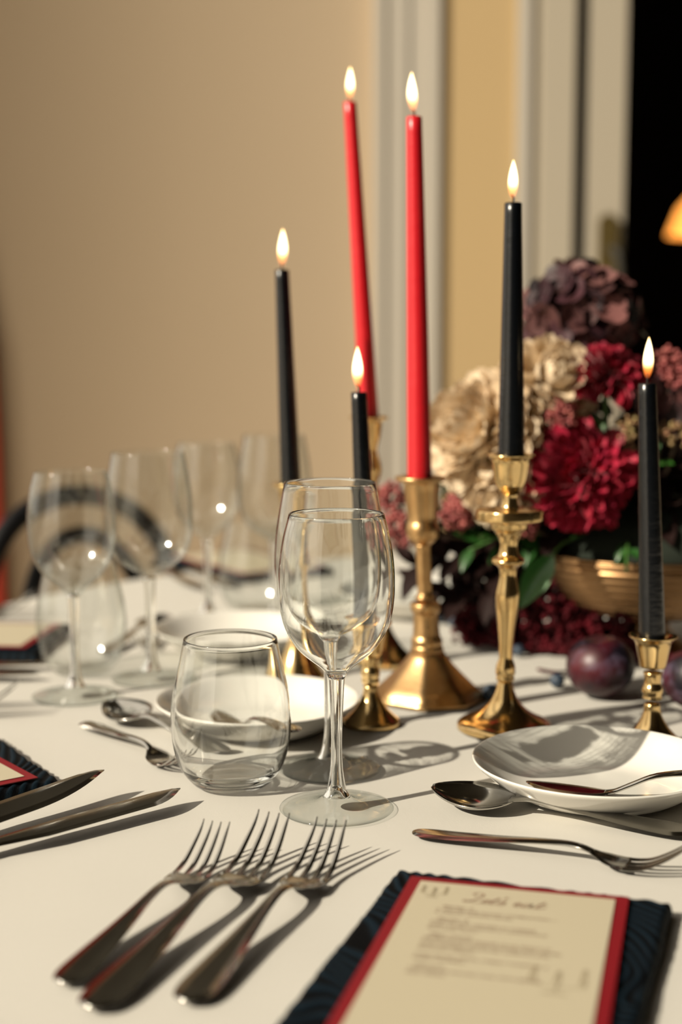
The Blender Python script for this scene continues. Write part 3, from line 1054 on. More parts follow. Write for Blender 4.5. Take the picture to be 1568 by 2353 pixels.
def menu(x, y, rz, z, lab, full=False):
    r = thing('menu_card', lab, 'menu', (0, 0, 0), 0, 'menu cards on napkins')
    MB().box(-CW / 2, CW / 2, -CL, 0, 0, 0.0007).build('red_backing', M['red_card'], r)
    inner = MB().box(-IW / 2, IW / 2, -IL, 0, 0, 0.0006).build('cream_sheet', M['cream_card'], r)
    inner.location = (0, -(CL - IL) / 2, 0.0007)
    if full:
        heading(inner, -0.0240, M['ink']).location.z = 0.0006
        candle_sketch(inner, -0.050, -0.0185, 0.00115, M['ink_pale']).location.z = 0.0006
        candle_sketch(inner, 0.022, -0.1160, 0.0022, M['ink_pale']).location.z = 0.0006
        yy = -0.0345
        x0 = -0.036
        blocks = [('Starter 1.', ['A WINTERTIME CLASSIC COMBINATION —', 'A CREAMY SALMON SALAD']),
                  ('Starter 2.', ['STARTER FULL WINTERS IN CAPRESE', 'OPEN, LAMB COOKING IS COMFORTING', 'RICH AND TASTY']),
                  ('Main course', ['GENEROUS AND TENDER DUCK BREAST IN', 'A FLAVOURFUL SAUCE, ROASTED AND SERVED', 'WITH GOLDEN POTATOES, CARROTS AND', 'SEASONAL GREENS']),
                  ('', ['OVEN BAKED APPLES, CHERRY COMPOTE, A', 'SWEET CRUMBLE']),
                  ('Dessert', ['CHOCOLATE MOUSSE CAKE WITH BERRIES', 'AND CREAM'])]
        for hd, lines in blocks:
            if hd:
                t = text_obj(hd, 0.0046, x0, yy, inner, M['ink'], 0.45, 1.0, 'course_title'); t.location.z = 0.0008
                yy -= 0.0042
            for ln in lines:
                t = text_obj(ln, 0.0034, x0 - 0.002, yy, inner, M['ink'], 0.0, 0.98); t.location.z = 0.0008
                yy -= 0.0042
            yy -= 0.0040
    r.location = (x, y, TZ + EPS + z)
    r.rotation_euler = (0, 0, rz)
    return r

def napkin(x, y, rz, lab):
    o = link('napkin', NAP, M['napkin'])
    put(o, x, y, 0, rz)
    tag(o, lab, 'napkin', 'folded navy jacquard napkins')
    return o
NZ = NT + 0.0012
napkin(0.1075, 0.775, R(-18.6), 'folded navy jacquard napkin under the front menu')
menu(0.0990, 0.7645, R(-14.7), NZ, 'cream menu card with red border on the front navy napkin', True)
napkin(-0.236, 1.032, R(-57.7), 'folded navy napkin corner at the left edge beside the knives')
menu(-0.2495, 1.013, R(-51.9), NZ, 'cream menu with red border at the left edge beside the broad knife')
napkin(-0.297, 1.450, R(-93), 'folded navy napkin at the left edge behind the far tumbler')
menu(-0.309, 1.452, R(-95), NZ, 'blurred cream menu at the left edge behind the far tumbler')
napkin(-0.075, 1.865, R(-147), 'folded navy napkin furthest away near the table edge')
menu(-0.078, 1.878, R(-145), NZ, 'blurred cream menu furthest away near the table edge')

# ------------------------------------------------------------------ candlesticks and candles
def stick(name, x, y, prof, splits, mat, lab, lean=(0, 0), n=48, parts=('foot', 'stem', 'socket'), k=3):
    """prof rows (r, z) in mm from top to base; splits = z limits between foot, stem and socket"""
    root = thing(name, lab, 'candlestick', (x, y, TZ + EPS), 0, 'brass candlesticks down the middle of the table')
    P = sorted(mm(prof), key=lambda q: q[1])
    P = prof_rev = mm(prof)[::-1]
    zs = [0.0] + [s * 0.001 for s in splits] + [9]
    for i, pn in enumerate(parts):
        seg = [q for q in P if zs[i] - 1e-6 <= q[1] <= zs[i + 1] + 1e-6]
        seg = smooth_prof(seg, k)
        if pn == 'foot':
            seg = [(0.0004, 0.0)] + seg + [(0.0004, seg[-1][1])]
        elif pn == 'socket':
            top = seg[-1]
            seg = [(0.0004, seg[0][1])] + seg + [(top[0] - 0.0012, top[1] + 0.0004), (0.0105, top[1] - 0.002), (0.0095, top[1] - 0.016), (0.0004, top[1] - 0.016)]
        else:
            seg = [(0.0004, seg[0][1])] + seg + [(0.0004, seg[-1][1])]
        V, F = lathe(seg, n, lean=lean)
        o = link(pn, mesh_from(pn, V, F), mat, root)
    return root

BRASS = [(19.4, 223.4), (18.6, 222.0), (17.0, 220.6), (15.2, 217.4), (14.4, 212), (13.4, 205), (11.8, 199), (10.2, 196.2), (9.6, 195.0), (6.4, 191.8), (6.1, 188), (6.8, 184.0), (8.4, 180.6), (26.0, 179.6), (27.0, 178.4), (27.2, 172.2), (26.4, 170.8), (15.7, 169.4), (14.8, 167.5), (14.2, 163.9), (12.0, 162.0), (8.4, 156), (7.0, 151), (7.6, 145.5), (9.6, 141.7), (12.6, 139.6), (13.4, 138.0), (12.8, 136.2), (9.0, 133.8), (6.9, 130), (6.7, 126), (8.0, 118), (9.5, 109.8), (9.2, 101), (7.4, 86), (5.6, 66), (5.5, 58.5), (6.8, 54.5), (7.9, 50.5), (8.0, 46), (7.0, 43.2), (7.6, 41.5), (6.0, 38.6), (7.4, 32), (10.4, 25), (17.2, 16.6), (27.5, 9.8), (33.5, 7.2), (36.6, 5.4), (38.3, 3.4), (38.3, 0.0)]
stick('candlestick', 0.133, 1.131, BRASS, (38.6, 163.9), M['brass'], 'tall polished brass candlestick with drip disc behind the front right plate', (0.012, 0))
SHORT = [(18.5, 85.0), (18.0, 84.0), (16.0, 82.4), (13.6, 79.0), (12.4, 74), (10.9, 66.0), (9.8, 60.5), (7.2, 56.6), (6.4, 53.0), (6.2, 48.6), (7.6, 45.0), (8.0, 42.0), (7.0, 38.6), (7.6, 36.4), (6.0, 32.6), (6.4, 27), (8.8, 20.2), (14.3, 12.0), (20.0, 6.2), (23.0, 3.6), (23.7, 1.8), (23.7, 0.0)]
stick('candlestick', 0.025, 1.144, SHORT, (32.6, 56.6), M['brass'], 'short polished brass candlestick right behind the wine glass stem', (-0.02, 0))
stick('candlestick', 0.243, 1.083, [(r * 1.02, z * 1.02) for r, z in SHORT], (33.3, 57.8), M['brass'], 'short polished brass candlestick beside the plum on the right', (-0.01, 0))
LEFT = [(18.0, 182.6), (17.2, 181), (14.0, 178.4), (11.6, 174.6), (10.4, 166), (9.6, 157.5), (6.2, 149), (4.8, 142.3), (4.9, 128.1), (7.4, 116), (9.0, 109), (7.4, 105), (4.8, 102.4), (4.2, 85), (4.2, 66.9), (6.5, 52.4), (7.4, 44.5), (7.0, 40), (9.0, 33.0), (16.2, 17.4), (23.6, 6.0), (25.0, 3), (25.0, 0.0)]
stick('candlestick', -0.040, 1.305, LEFT, (40, 142.3), M['brass'], 'slim brass candlestick under the leftmost black candle', (-0.035, 0))
BACK = [(19.2, 241.3), (18.6, 239.6), (12, 236.8), (10.9, 232.0), (9.2, 222), (6.2, 212.0), (5.8, 208), (7.4, 200), (8.4, 190.9), (7.0, 184), (4.4, 178.4), (4.2, 150), (4.4, 120), (8, 108), (9, 102), (7, 96), (4.6, 90), (4.6, 62), (8.5, 50), (8.5, 44), (7, 40), (10, 31), (18, 17), (27, 7), (29, 3.5), (29, 0)]
stick('candlestick', 0.043, 1.368, BACK, (40, 178.4), M['brass'], 'slim brass candlestick under the red candle that stands further back', (-0.066, 0))

# the aged one has an eight-sided foot
AGED = [(21.9, 196.2), (22.3, 194.8), (21.4, 193.0), (16.0, 191.4), (14.9, 188.4), (13.6, 172), (12.4, 158.5), (13.4, 154.6), (14.3, 150.5), (13.9, 144.2), (10.6, 139.6), (7.2, 136.6), (6.5, 133), (6.5, 112), (6.6, 92.6), (8.8, 90.6), (9.0, 88.6), (8.0, 86.4), (13.0, 84.6), (13.5, 82.6), (12.9, 78.2), (11.0, 75.6), (10.9, 72), (11.6, 62), (12.2, 55.4), (13.6, 53.0), (13.9, 50), (13.4, 47.6), (14.2, 45.6), (14.6, 42)]
rt = stick('candlestick', 0.078, 1.232, AGED, (87.0, 136.6), M['bronze'], 'aged brass candlestick with wide eight-sided foot under the front red candle', (-0.046, 0), parts=('stem', 'shaft', 'socket'))
def oct_foot():
    rows = [(14.6, 42.2, 0), (17.5, 37.0, 0.2), (23.5, 29.5, 0.6), (31, 21.5, 0.85), (39, 13.5, 1), (46.5, 6.8, 1), (47.0, 4.6, 1), (49.5, 3.6, 1), (49.5, 0.0, 1)]
    n = 64
    V = []; F = []
    for (r, z, w) in rows:
        for i in range(n):
            a = 2 * math.pi * i / n
            seg = math.pi / 4
            da = ((a + R(10)) % seg) - seg / 2
            poly = math.cos(math.pi / 8) / math.cos(da) * 1.03
            rr = r * ((1 - w) + w * poly) * 0.001
            zz = z * 0.001
            V.append((rr * math.cos(a) - 0.046 * zz, rr * math.sin(a), zz))
    for j in range(len(rows) - 1):
        for i in range(n):
            i2 = (i + 1) % n
            F.append((j * n + i, (j + 1) * n + i, (j + 1) * n + i2, j * n + i2))
    F.append(tuple(range(n)))
    F.append(tuple((len(rows) - 1) * n + i for i in range(n - 1, -1, -1)))
    return mesh_from('foot', V, F)
ft = link('foot', oct_foot(), M['bronze'], rt)

FLAME = [(0.0003, 0), (0.0014, 0.0012), (0.0027, 0.0038), (0.0036, 0.0078), (0.0039, 0.0118), (0.0036, 0.0165), (0.0027, 0.0215), (0.0015, 0.0262), (0.0003, 0.0300)]
def flame_mesh(bend, s):
    V, F = lathe([(r * s, z * s) for r, z in smooth_prof(FLAME, 2)], 24)
    V = [(x + bend * z * (1 - 0.5 * z / 0.03), y, z) for x, y, z in V]
    return mesh_from('flame', V, F)

def candle(base, top, rb, rt_, mat, lab, fl=1.0, fbend=0.0, wbend=0.001, wl=0.006, name='taper_candle'):
    root = thing(name, lab, 'candle', (base[0], base[1], TZ + EPS + base[2]), 0, 'lit taper candles')
    L = top[2] - base[2] + 0.0
    dx, dy = (top[0] - base[0]) / L, (top[1] - base[1]) / L
    rows = []
    nr = 26
    for i in range(nr):
        t = i / (nr - 1)
        r = rb + (rt_ - rb) * t ** 1.08
        rows.append((r * (1 + 0.012 * noise.noise((base[0] * 31, t * 9, rb * 900))), L * t))
    rows = [(0.0004, 0.0), (rb * 0.92, 0.0)] + rows[1:] + [(rt_ * 0.86, L + 0.0006), (rt_ * 0.5, L + 0.0003), (0.0004, L - 0.0006)]
    V, F = lathe(rows, 36, lean=(dx, dy))
    wax = link('wax', mesh_from('wax', V, F), mat, root)
    tip = Vector((dx * L, dy * L, L))
    wp = [tip + Vector((0, 0, -0.001)), tip + Vector((wbend * 0.2, 0, wl * 0.45)), tip + Vector((wbend * 0.1, 0, wl * 0.75)), tip + Vector((-wbend, 0, wl * 1.15))]
    V, F = tube(bez(wp, 4), 0.00075, 8)
    link('wick', mesh_from('wick', V, F), M['wick'], root)
    f = link('flame', flame_mesh(fbend, fl), M['flame'], root)
    f.location = tip + Vector((-wbend * 0.5, 0, wl * 0.55))
    return root

candle((0.1358, 1.131, 0.2082), (0.1345, 1.131, 0.4199), 0.0108, 0.0068, M['black_wax'], 'lit black taper candle in the tall polished brass candlestick', 1.0, 0.02, 0.0012)
candle((0.0688, 1.232, 0.1812), (0.0617, 1.230, 0.5007), 0.0108, 0.0066, M['red_wax'], 'lit red taper candle nearer the flowers in the aged candlestick', 1.12, -0.12, 0.001)
candle((0.0235, 1.144, 0.0702), (0.0143, 1.144, 0.2720), 0.0092, 0.0063, M['black_wax'], 'lit short black taper candle just behind the two wine glasses', 1.12, -0.02, 0.0016)
candle((-0.0458, 1.305, 0.1678), (-0.0535, 1.305, 0.3770), 0.0094, 0.0063, M['black_wax'], 'leftmost lit black taper candle in front of the tan wall', 1.12, 0.06, 0.0)
candle((0.0280, 1.368, 0.2266), (0.0083, 1.364, 0.5345), 0.0094, 0.0060, M['red_wax'], 'lit red taper candle further back leaning to one side', 1.0, 0.02, 0.0, 0.004)
candle((0.2418, 1.083, 0.0720), (0.2325, 1.083, 0.2808), 0.0102, 0.0068, M['black_wax'], 'lit black taper candle in front of the red flowers at the right edge', 1.05, 0.03, 0.0, 0.007)

# ------------------------------------------------------------------ fruit
def plum(x, y, r, rz, tilt, lab):
    nu, nv = 40, 28
    V = []; F = []
    for j in range(nv + 1):
        th = math.pi * j / nv
        for i in range(nu):
            a = 2 * math.pi * i / nu
            crease = 0.06 * math.exp(-(min(a, 2 * math.pi - a) / 0.22) ** 2) * math.sin(th) ** 0.6
            rr = r * (1 - crease)
            z = math.cos(th)
            dip = 0.16 * math.exp(-(th / 0.36) ** 2)
            V.append((rr * math.sin(th) * math.cos(a) * 1.03, rr * math.sin(th) * math.sin(a) * 1.03, r * (z * 0.94 - dip)))
    for j in range(nv):
        for i in range(nu):
            i2 = (i + 1) % nu
            F.append((j * nu + i, (j + 1) * nu + i, (j + 1) * nu + i2, j * nu + i2))
    o = link('plum', mesh_from('plum', V, F), M['plum'])
    o.location = (x, y, TZ + EPS + r * 0.945)
    o.rotation_euler = (tilt, 0.0, rz)
    tag(o, lab, 'plum', 'plums on the tablecloth')
plum(0.2300, 1.235, 0.0295, R(-70), R(8), 'dark purple plum between the two polished brass candlesticks')
plum(0.3050, 1.190, 0.0290, R(200), R(10), 'dark purple plum cut off by the right edge of the photo')

bv, bf = lathe([(0.0004, 0.0), (0.0035, 0.0006), (0.0062, 0.0035), (0.0068, 0.0065), (0.0058, 0.0098), (0.0036, 0.0118), (0.0030, 0.0124), (0.0022, 0.0112), (0.0004, 0.0108)], 20)
bm_ = mesh_from('blueberry', bv, bf)
for x, y, s, lab in [(0.132, 1.222, 1.1, 'blueberry at the foot of the tall polished brass candlestick'),
                  (0.197, 1.268, 1.0, 'blueberry half hidden by the plum'),
                  (0.178, 1.400, 0.9, 'blueberry in the shade beyond the brass candlestick stem'),
                  (0.110, 1.575, 1.5, 'dark berry beyond the aged brass candlestick'),
                  (0.124, 1.545, 1.2, 'dark berry close to the hanging dark red amaranth')]:
    o = link('blueberry', bm_, M['berry'])
    put(o, x, y)
    o.scale = (s, s, s)
    tag(o, lab, 'berry', 'loose blueberries on the tablecloth')

# ------------------------------------------------------------------ flower bowl
BX, BY = 0.312, 1.425
bowl = thing('footed_bowl', 'gold footed bowl with fine horizontal ribs holding the flowers', 'bowl', (BX, BY, TZ + EPS), 0)
rows = [(0.0004, 0), (0.046, 0.0), (0.047, 0.003), (0.044, 0.006), (0.036, 0.011), (0.026, 0.019), (0.021, 0.027), (0.024, 0.034), (0.0004, 0.034)]
V, F = lathe(rows, 56)
link('foot', mesh_from('foot', V, F), M['gold'], bowl)
outer = smooth_prof([(0.012, 0.034), (0.030, 0.036), (0.060, 0.042), (0.088, 0.055), (0.108, 0.075), (0.121, 0.098), (0.124, 0.106)], 14)
outer = [(r + 0.0016 * math.sin(z * 820), z) for r, z in outer]
inner = [(r - 0.003, z + 0.002) for r, z in outer][::-1]
V, F = lathe([(0.0004, 0.034)] + outer + inner + [(0.0004, 0.040)], 80)
link('basin', mesh_from('basin', V, F), M['gold'], bowl)
fo = link('light_block_mound', mesh_from('light_block_mound', *lathe([(0.0004, 0.05), (0.045, 0.052), (0.085, 0.072), (0.105, 0.100), (0.100, 0.120), (0.07, 0.15), (0.0004, 0.165)], 32)), M['foam'])  # hidden mound added between the stems to block light
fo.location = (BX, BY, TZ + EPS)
tag(fo, 'dark mound added inside the gold bowl to block light', 'mound')

def frame_m(origin, yaxis, zhint, s=1.0):
    y = Vector(yaxis).normalized()
    x = y.cross(Vector(zhint))
    if x.length < 1e-5:
        x = y.orthogonal()
    x.normalize()
    z = x.cross(y).normalized()
    m_ = Matrix((x, y, z)).transposed().to_4x4()
    m_ = Matrix.Translation(origin) @ m_ @ Matrix.Diagonal((s if not isinstance(s, tuple) else s[0], s if not isinstance(s, tuple) else s[1], s if not isinstance(s, tuple) else s[2], 1))
    return m_

def petal_mesh(name, wfun, cup, curl, nx=3, ny=6, ruffle=0.0):
    """unit petal along +Y, width across X; cup folds the sides up, curl bends the tip"""
    V = []; F = []
    for j in range(ny + 1):
        t = j / ny
        w = wfun(t)
        for i in range(nx + 1):
            u = -1 + 2 * i / nx
            z = cup * w * u * u + curl * t * t + ruffle * math.sin(9 * t + 4 * u) * t
            V.append((w * u, t, z))
    k = nx + 1
    for j in range(ny):
        for i in range(nx):
            F.append((j * k + i, j * k + i + 1, (j + 1) * k + i + 1, (j + 1) * k + i))
    return mesh_from(name, V, F)
P_RED = [petal_mesh('petal', lambda t: 0.085 + 0.150 * math.sin(math.pi * min(1, t * 0.80 + 0.12)) * (1 if t < 0.8 else 1 - ((t - 0.8) / 0.2) ** 2 * 0.75), 0.9, c) for c in (0.10, 0.22, -0.08)]
P_CREAM = [petal_mesh('petal', lambda t: 0.07 + 0.21 * math.sin(math.pi * min(1, t * 0.72 + 0.1)) * (1 if t < 0.85 else 1 - ((t - 0.85) / 0.15) ** 2 * 0.5), c2, c, 4, 6, rf) for c, c2, rf in ((0.30, 0.7, 0.03), (0.45, 0.5, 0.05), (-0.10, 0.6, 0.05))]

def bloom(name, pos, axis, Rr, n, meshes, mat, lab, cat, th0=6, th1=112, squash=1.0, stem_to=None, lenf=None):
    root = thing(name, lab, cat, (pos[0], pos[1], TZ + pos[2]))
    root.rotation_euler = Vector(axis).to_track_quat('Z', 'Y').to_euler()
    core = link('core', mesh_from('core', *lathe([(0.0004, -0.35 * Rr), (0.20 * Rr, -0.25 * Rr), (0.30 * Rr, 0.0), (0.2 * Rr, 0.22 * Rr), (0.0004, 0.3 * Rr)], 12)), mat, root)
    ga = math.pi * (3 - math.sqrt(5))
    for i in range(n):
        f = (i + 0.5) / n
        th = R(th0 + (th1 - th0) * f ** 0.62) + random.uniform(-0.10, 0.10)
        ph = i * ga + random.uniform(-0.12, 0.12)
        d = Vector((math.sin(th) * math.cos(ph), math.sin(th) * math.sin(ph), math.cos(th)))
        rad = Vector((math.cos(ph), math.sin(ph), 0))
        nrm = (Vector((0, 0, 1)) * math.sin(th) - rad * math.cos(th))
        L = Rr * (lenf(f) if lenf else (0.52 + 0.46 * f)) * random.uniform(0.9, 1.08)
        o0 = d * Rr * (0.22 if not lenf else 0.34) + Vector((0, 0, -0.12 * Rr * f))
        L -= 0.2 * Rr
        me = random.choice(meshes)
        link('petal', me, mat, root, frame_m(o0, d, nrm, (L * random.uniform(0.85, 1.2), L, L)))
    if stem_to is not None:
        q = root.rotation_euler.to_quaternion().inverted()
        e = q @ (Vector(stem_to) + Vector((0, 0, TZ)) - root.location)
        mid = e * 0.5 + Vector((0, 0, -0.25 * Rr))
        V, F = tube(bez([(0, 0, -0.1 * Rr), mid, e], 8), 0.0032, 8)
        link('stem', mesh_from('stem', V, F), M['stem'], root)
    return root

bloom('chrysanthemum', (0.252, 1.362, 0.285), (-0.10, -0.50, 0.86), 0.044, 125, P_RED, M['dahlia_red'], 'upper crimson chrysanthemum with its green stem showing below', 'flower', stem_to=(0.262, 1.385, 0.12))
bloom('chrysanthemum', (0.224, 1.325, 0.188), (-0.12, -0.97, 0.12), 0.057, 150, P_RED, M['dahlia_red'], 'large crimson chrysanthemum just above the gold bowl rim', 'flower', stem_to=(0.26, 1.40, 0.12))
bloom('dahlia', (0.143, 1.372, 0.222), (-0.62, -0.60, 0.30), 0.057, 165, P_CREAM, M['dahlia_cream'], 'large cream ruffled bloom half behind the tall black candle', 'flower', stem_to=(0.25, 1.41, 0.12), lenf=lambda f: 0.95)
bloom('dahlia', (0.162, 1.365, 0.180), (-0.45, -0.75, -0.30), 0.043, 110, P_CREAM, M['dahlia_cream'], 'lower cream ruffled bloom with a drooping tip above the pink buds', 'flower', stem_to=(0.25, 1.41, 0.12), lenf=lambda f: 0.95)
bloom('dahlia', (0.199, 1.385, 0.268), (0.25, -0.80, 0.45), 0.046, 120, P_CREAM, M['dahlia_cream'], 'cream bloom between the tall black candle and the upper crimson flower', 'flower', stem_to=(0.26, 1.41, 0.12), lenf=lambda f: 0.95)

def floret_mesh(v):
    V = []; F = []
    rr = random.Random(v)
    for q in range(4):
        a = math.pi / 2 * q + rr.uniform(-0.15, 0.15)
        ca, sa = math.cos(a), math.sin(a)
        k = len(V)
        tl = rr.uniform(0.1, 0.5)
        for t, w in ((0.05, 0.10), (0.4, 0.48), (0.75, 0.56), (1.0, 0.22)):
            for u in (-1, 0, 1):
                x, y = t, w * u
                V.append((x * ca - y * sa, x * sa + y * ca, tl * t * t + 0.12 * u * u * w - 0.02 * q))
        for j in range(3):
            for i in range(2):
                F.append((k + j * 3 + i, k + (j + 1) * 3 + i, k + (j + 1) * 3 + i + 1, k + j * 3 + i + 1))
    return mesh_from('floret', V, F)
FLO = [floret_mesh(i) for i in range(5)]
def hydrangea(pos, rad, n, lab, fs, squash=0.9):
    root = thing('hydrangea', lab, 'flower', (pos[0], pos[1], TZ + pos[2]))
    link('core', mesh_from('core', *lathe([(0.0004, -0.6 * rad), (0.5 * rad, -0.4 * rad), (0.66 * rad, 0), (0.5 * rad, 0.42 * rad), (0.0004, 0.6 * rad)], 16)), M['foam'], root)
    ga = math.pi * (3 - math.sqrt(5))
    for i in range(n):
        z = 1 - 1.75 * (i + 0.5) / n
        r0 = math.sqrt(max(0, 1 - z * z))
        a = i * ga
        d = Vector((r0 * math.cos(a), r0 * math.sin(a), z))
        d2 = (d + Vector((random.uniform(-.35, .35), random.uniform(-.35, .35), random.uniform(-.35, .35)))).normalized()
        q = d2.to_track_quat('Z', 'Y').to_matrix().to_4x4() @ Matrix.Rotation(random.uniform(0, 6), 4, 'Z')
        s = fs * random.uniform(0.8, 1.25)
        p = Vector((d.x * rad, d.y * rad, d.z * rad * squash)) * random.uniform(0.86, 1.06)
        link('floret', random.choice(FLO), M['hydrangea'], root, Matrix.Translation(p) @ q @ Matrix.Diagonal((s, s, s, 1)))
    return root
hydrangea((0.243, 1.455, 0.338), 0.055, 90, 'dark burgundy hydrangea head topping the flower arrangement', 0.0165)
hydrangea((0.118, 1.440, 0.205), 0.020, 26, 'small dark purple hydrangea sprig behind the front red candle', 0.010)
hydrangea((0.335, 1.40, 0.245), 0.042, 50, 'shaded dark hydrangea head behind the rightmost black candle', 0.013)

def bud_cluster(pos, rad, n, axis, mat, lab, elong=1.0, stem_to=None, br=0.0027):
    root = thing('skimmia_sprig', lab, 'sprig', (pos[0], pos[1], TZ + pos[2]), 0, 'skimmia bud clusters in the arrangement')
    A = Vector(axis).normalized()
    rot = A.to_track_quat('Z', 'Y').to_matrix()
    V = []; F = []
    rr = random.Random(int(pos[0] * 9999))
    ico = bmesh.new()
    bmesh.ops.create_icosphere(ico, subdivisions=1, radius=1)
    iv = [v.co.copy() for v in ico.verts]; fi = [tuple(v.index for v in f.verts) for f in ico.faces]
    ico.free()
    for i in range(n):
        while True:
            p = Vector((rr.uniform(-1, 1), rr.uniform(-1, 1), rr.uniform(-1, 1)))
            if 0.35 < p.length < 1: break
        p = p.normalized() * (0.55 + 0.45 * rr.random()) * rad
        p *= 1 + 0.28 * noise.noise(p * 110)
        p.z *= elong
        p = rot @ p
        b_ = br * rr.uniform(0.75, 1.25)
        k = len(V)
        V += [p + q * b_ for q in iv]
        F += [tuple(k + j for j in f) for f in fi]
    o = link('buds', mesh_from('buds', V, F), mat, root)
    o['kind'] = 'stuff'
    if stem_to is not None:
        e = Vector(stem_to) + Vector((0, 0, TZ)) - root.location
        V, F = tube(bez([(0, 0, 0), e * 0.5 + Vector((0, 0, -0.006)), e], 6), 0.0018, 6)
        link('stem', mesh_from('stem', V, F), M['twig'], root)
    return root
C0 = (0.24, 1.40, 0.12)
bud_cluster((0.116, 1.380, 0.150), 0.0185, 190, (-.3, -.6, .5), M['skimmia'], 'dusky pink bud cluster between the two tall candlesticks', 1.1, C0)
bud_cluster((0.209, 1.350, 0.243), 0.0165, 150, (0, -.6, .5), M['skimmia'], 'dusky pink bud cluster between the cream bloom and upper crimson flower', 1.15, C0)
bud_cluster((0.052, 1.420, 0.157), 0.0150, 120, (-.5, -.3, .6), M['skimmia'], 'dusky pink bud cluster by the wine glass rims, upper one', 1.2, C0)
bud_cluster((0.058, 1.410, 0.126), 0.0170, 150, (-.8, -.3, .1), M['skimmia'], 'dusky pink bud cluster by the wine glass, hanging lower', 1.5, C0)
bud_cluster((0.082, 1.420, 0.150), 0.0120, 80, (-.8, -.3, .1), M['skimmia'], 'small dusky bud cluster right behind the aged candlestick socket', 1.2, C0)
bud_cluster((0.176, 1.345, 0.140), 0.0130, 90, (-.3, -.8, .1), M['skimmia'], 'dusky pink buds beside the brass drip disc', 1.2, C0)
bud_cluster((0.268, 1.345, 0.223), 0.0120, 120, (0.35, -.2, .9), M['skimmia_tan'], 'upright tan bud spike over the large crimson chrysanthemum', 2.2, (0.27, 1.40, 0.12), 0.0022)
bud_cluster((0.322, 1.360, 0.225), 0.0120, 90, (0.7, -.2, -.4), M['skimmia_tan'], 'tan bud spike to the right of the rightmost candle', 1.9, (0.30, 1.40, 0.12), 0.0022)
bud_cluster((0.318, 1.370, 0.290), 0.0150, 120, (0.5, -.2, -.8), M['skimmia'], 'dusky bud cluster at the right edge level with the candle flame', 1.6, (0.30, 1.40, 0.12))

def leaf_mesh():
    V = []; F = []
    ny = 8
    for j in range(ny + 1):
        t = j / ny
        w = 0.23 * math.sin(math.pi * t ** 0.85) ** 0.8 * (1.0 if t < 0.6 else 1 - 0.25 * (t - 0.6))
        for u in (-1, -0.5, 0, 0.5, 1):
            V.append((w * u, t, -0.22 * t * t + 0.35 * w * abs(u)))
    for j in range(ny):
        for i in range(4):
            F.append((j * 5 + i, j * 5 + i + 1, (j + 1) * 5 + i + 1, (j + 1) * 5 + i))
    return mesh_from('leaf', V, F)
LEAF = leaf_mesh()
def sprig(base, tip, nl, ll, mat, lab, name='foliage_sprig', big=None, me=LEAF, spread=0.8):
    base = Vector(base); tip = Vector(tip)
    root = thing(name, lab, 'sprig', base + Vector((0, 0, TZ)), 0, 'leafy sprigs in the arrangement')
    e = tip - base
    path = bez([(0, 0, 0), e * 0.55 + Vector((0, 0, 0.012)), e], 8)
    V, F = tube(path, 0.0016, 6)
    link('stem', mesh_from('stem', V, F), M['stem'] if mat is M['leaf'] else M['twig'], root)
    ax = e.normalized()
    for i in range(nl):
        t = 0.25 + 0.75 * (i + 0.5) / nl
        p = path[min(int(t * (len(path) - 1)), len(path) - 1)]
        a = i * 2.4 + random.uniform(-.4, .4)
        o1 = ax.orthogonal().normalized(); o2 = ax.cross(o1)
        d = (ax * 0.7 + (o1 * math.cos(a) + o2 * math.sin(a)) * spread).normalized()
        s = ll * random.uniform(0.75, 1.15)
        link('leaf', me, mat, root, frame_m(p, d, Vector((0, 0, 1)) + d * 0.01 - Vector((0.25, 0.5, 0)), s))
    return root

G = M['leaf']
LEAF.materials.append(G)
sprig((0.22, 1.40, 0.12), (0.078, 1.412, 0.175), 4, 0.034, G, 'glossy green leaves beside the aged candlestick socket')
sprig((0.23, 1.39, 0.12), (0.125, 1.372, 0.112), 6, 0.034, G, 'glossy green leaves hanging between the two tall candlesticks')
sprig((0.23, 1.39, 0.12), (0.165, 1.372, 0.165), 4, 0.032, G, 'green leaves tucked below the cream blooms')
sprig((0.24, 1.39, 0.12), (0.10, 1.395, 0.135), 5, 0.032, G, 'green leaves under the pink buds near the aged candlestick')
sprig((0.27, 1.39, 0.12), (0.245, 1.345, 0.225), 4, 0.030, G, 'green leaves behind the two crimson flowers')
sprig((0.30, 1.39, 0.12), (0.30, 1.345, 0.215), 5, 0.026, G, 'green leaves near the rightmost candle')
sprig((0.28, 1.37, 0.12), (0.262, 1.290, 0.105), 3, 0.022, G, 'small green leaf tips falling over the gold bowl rim')
fl = MB()
frnd = random.Random(12)
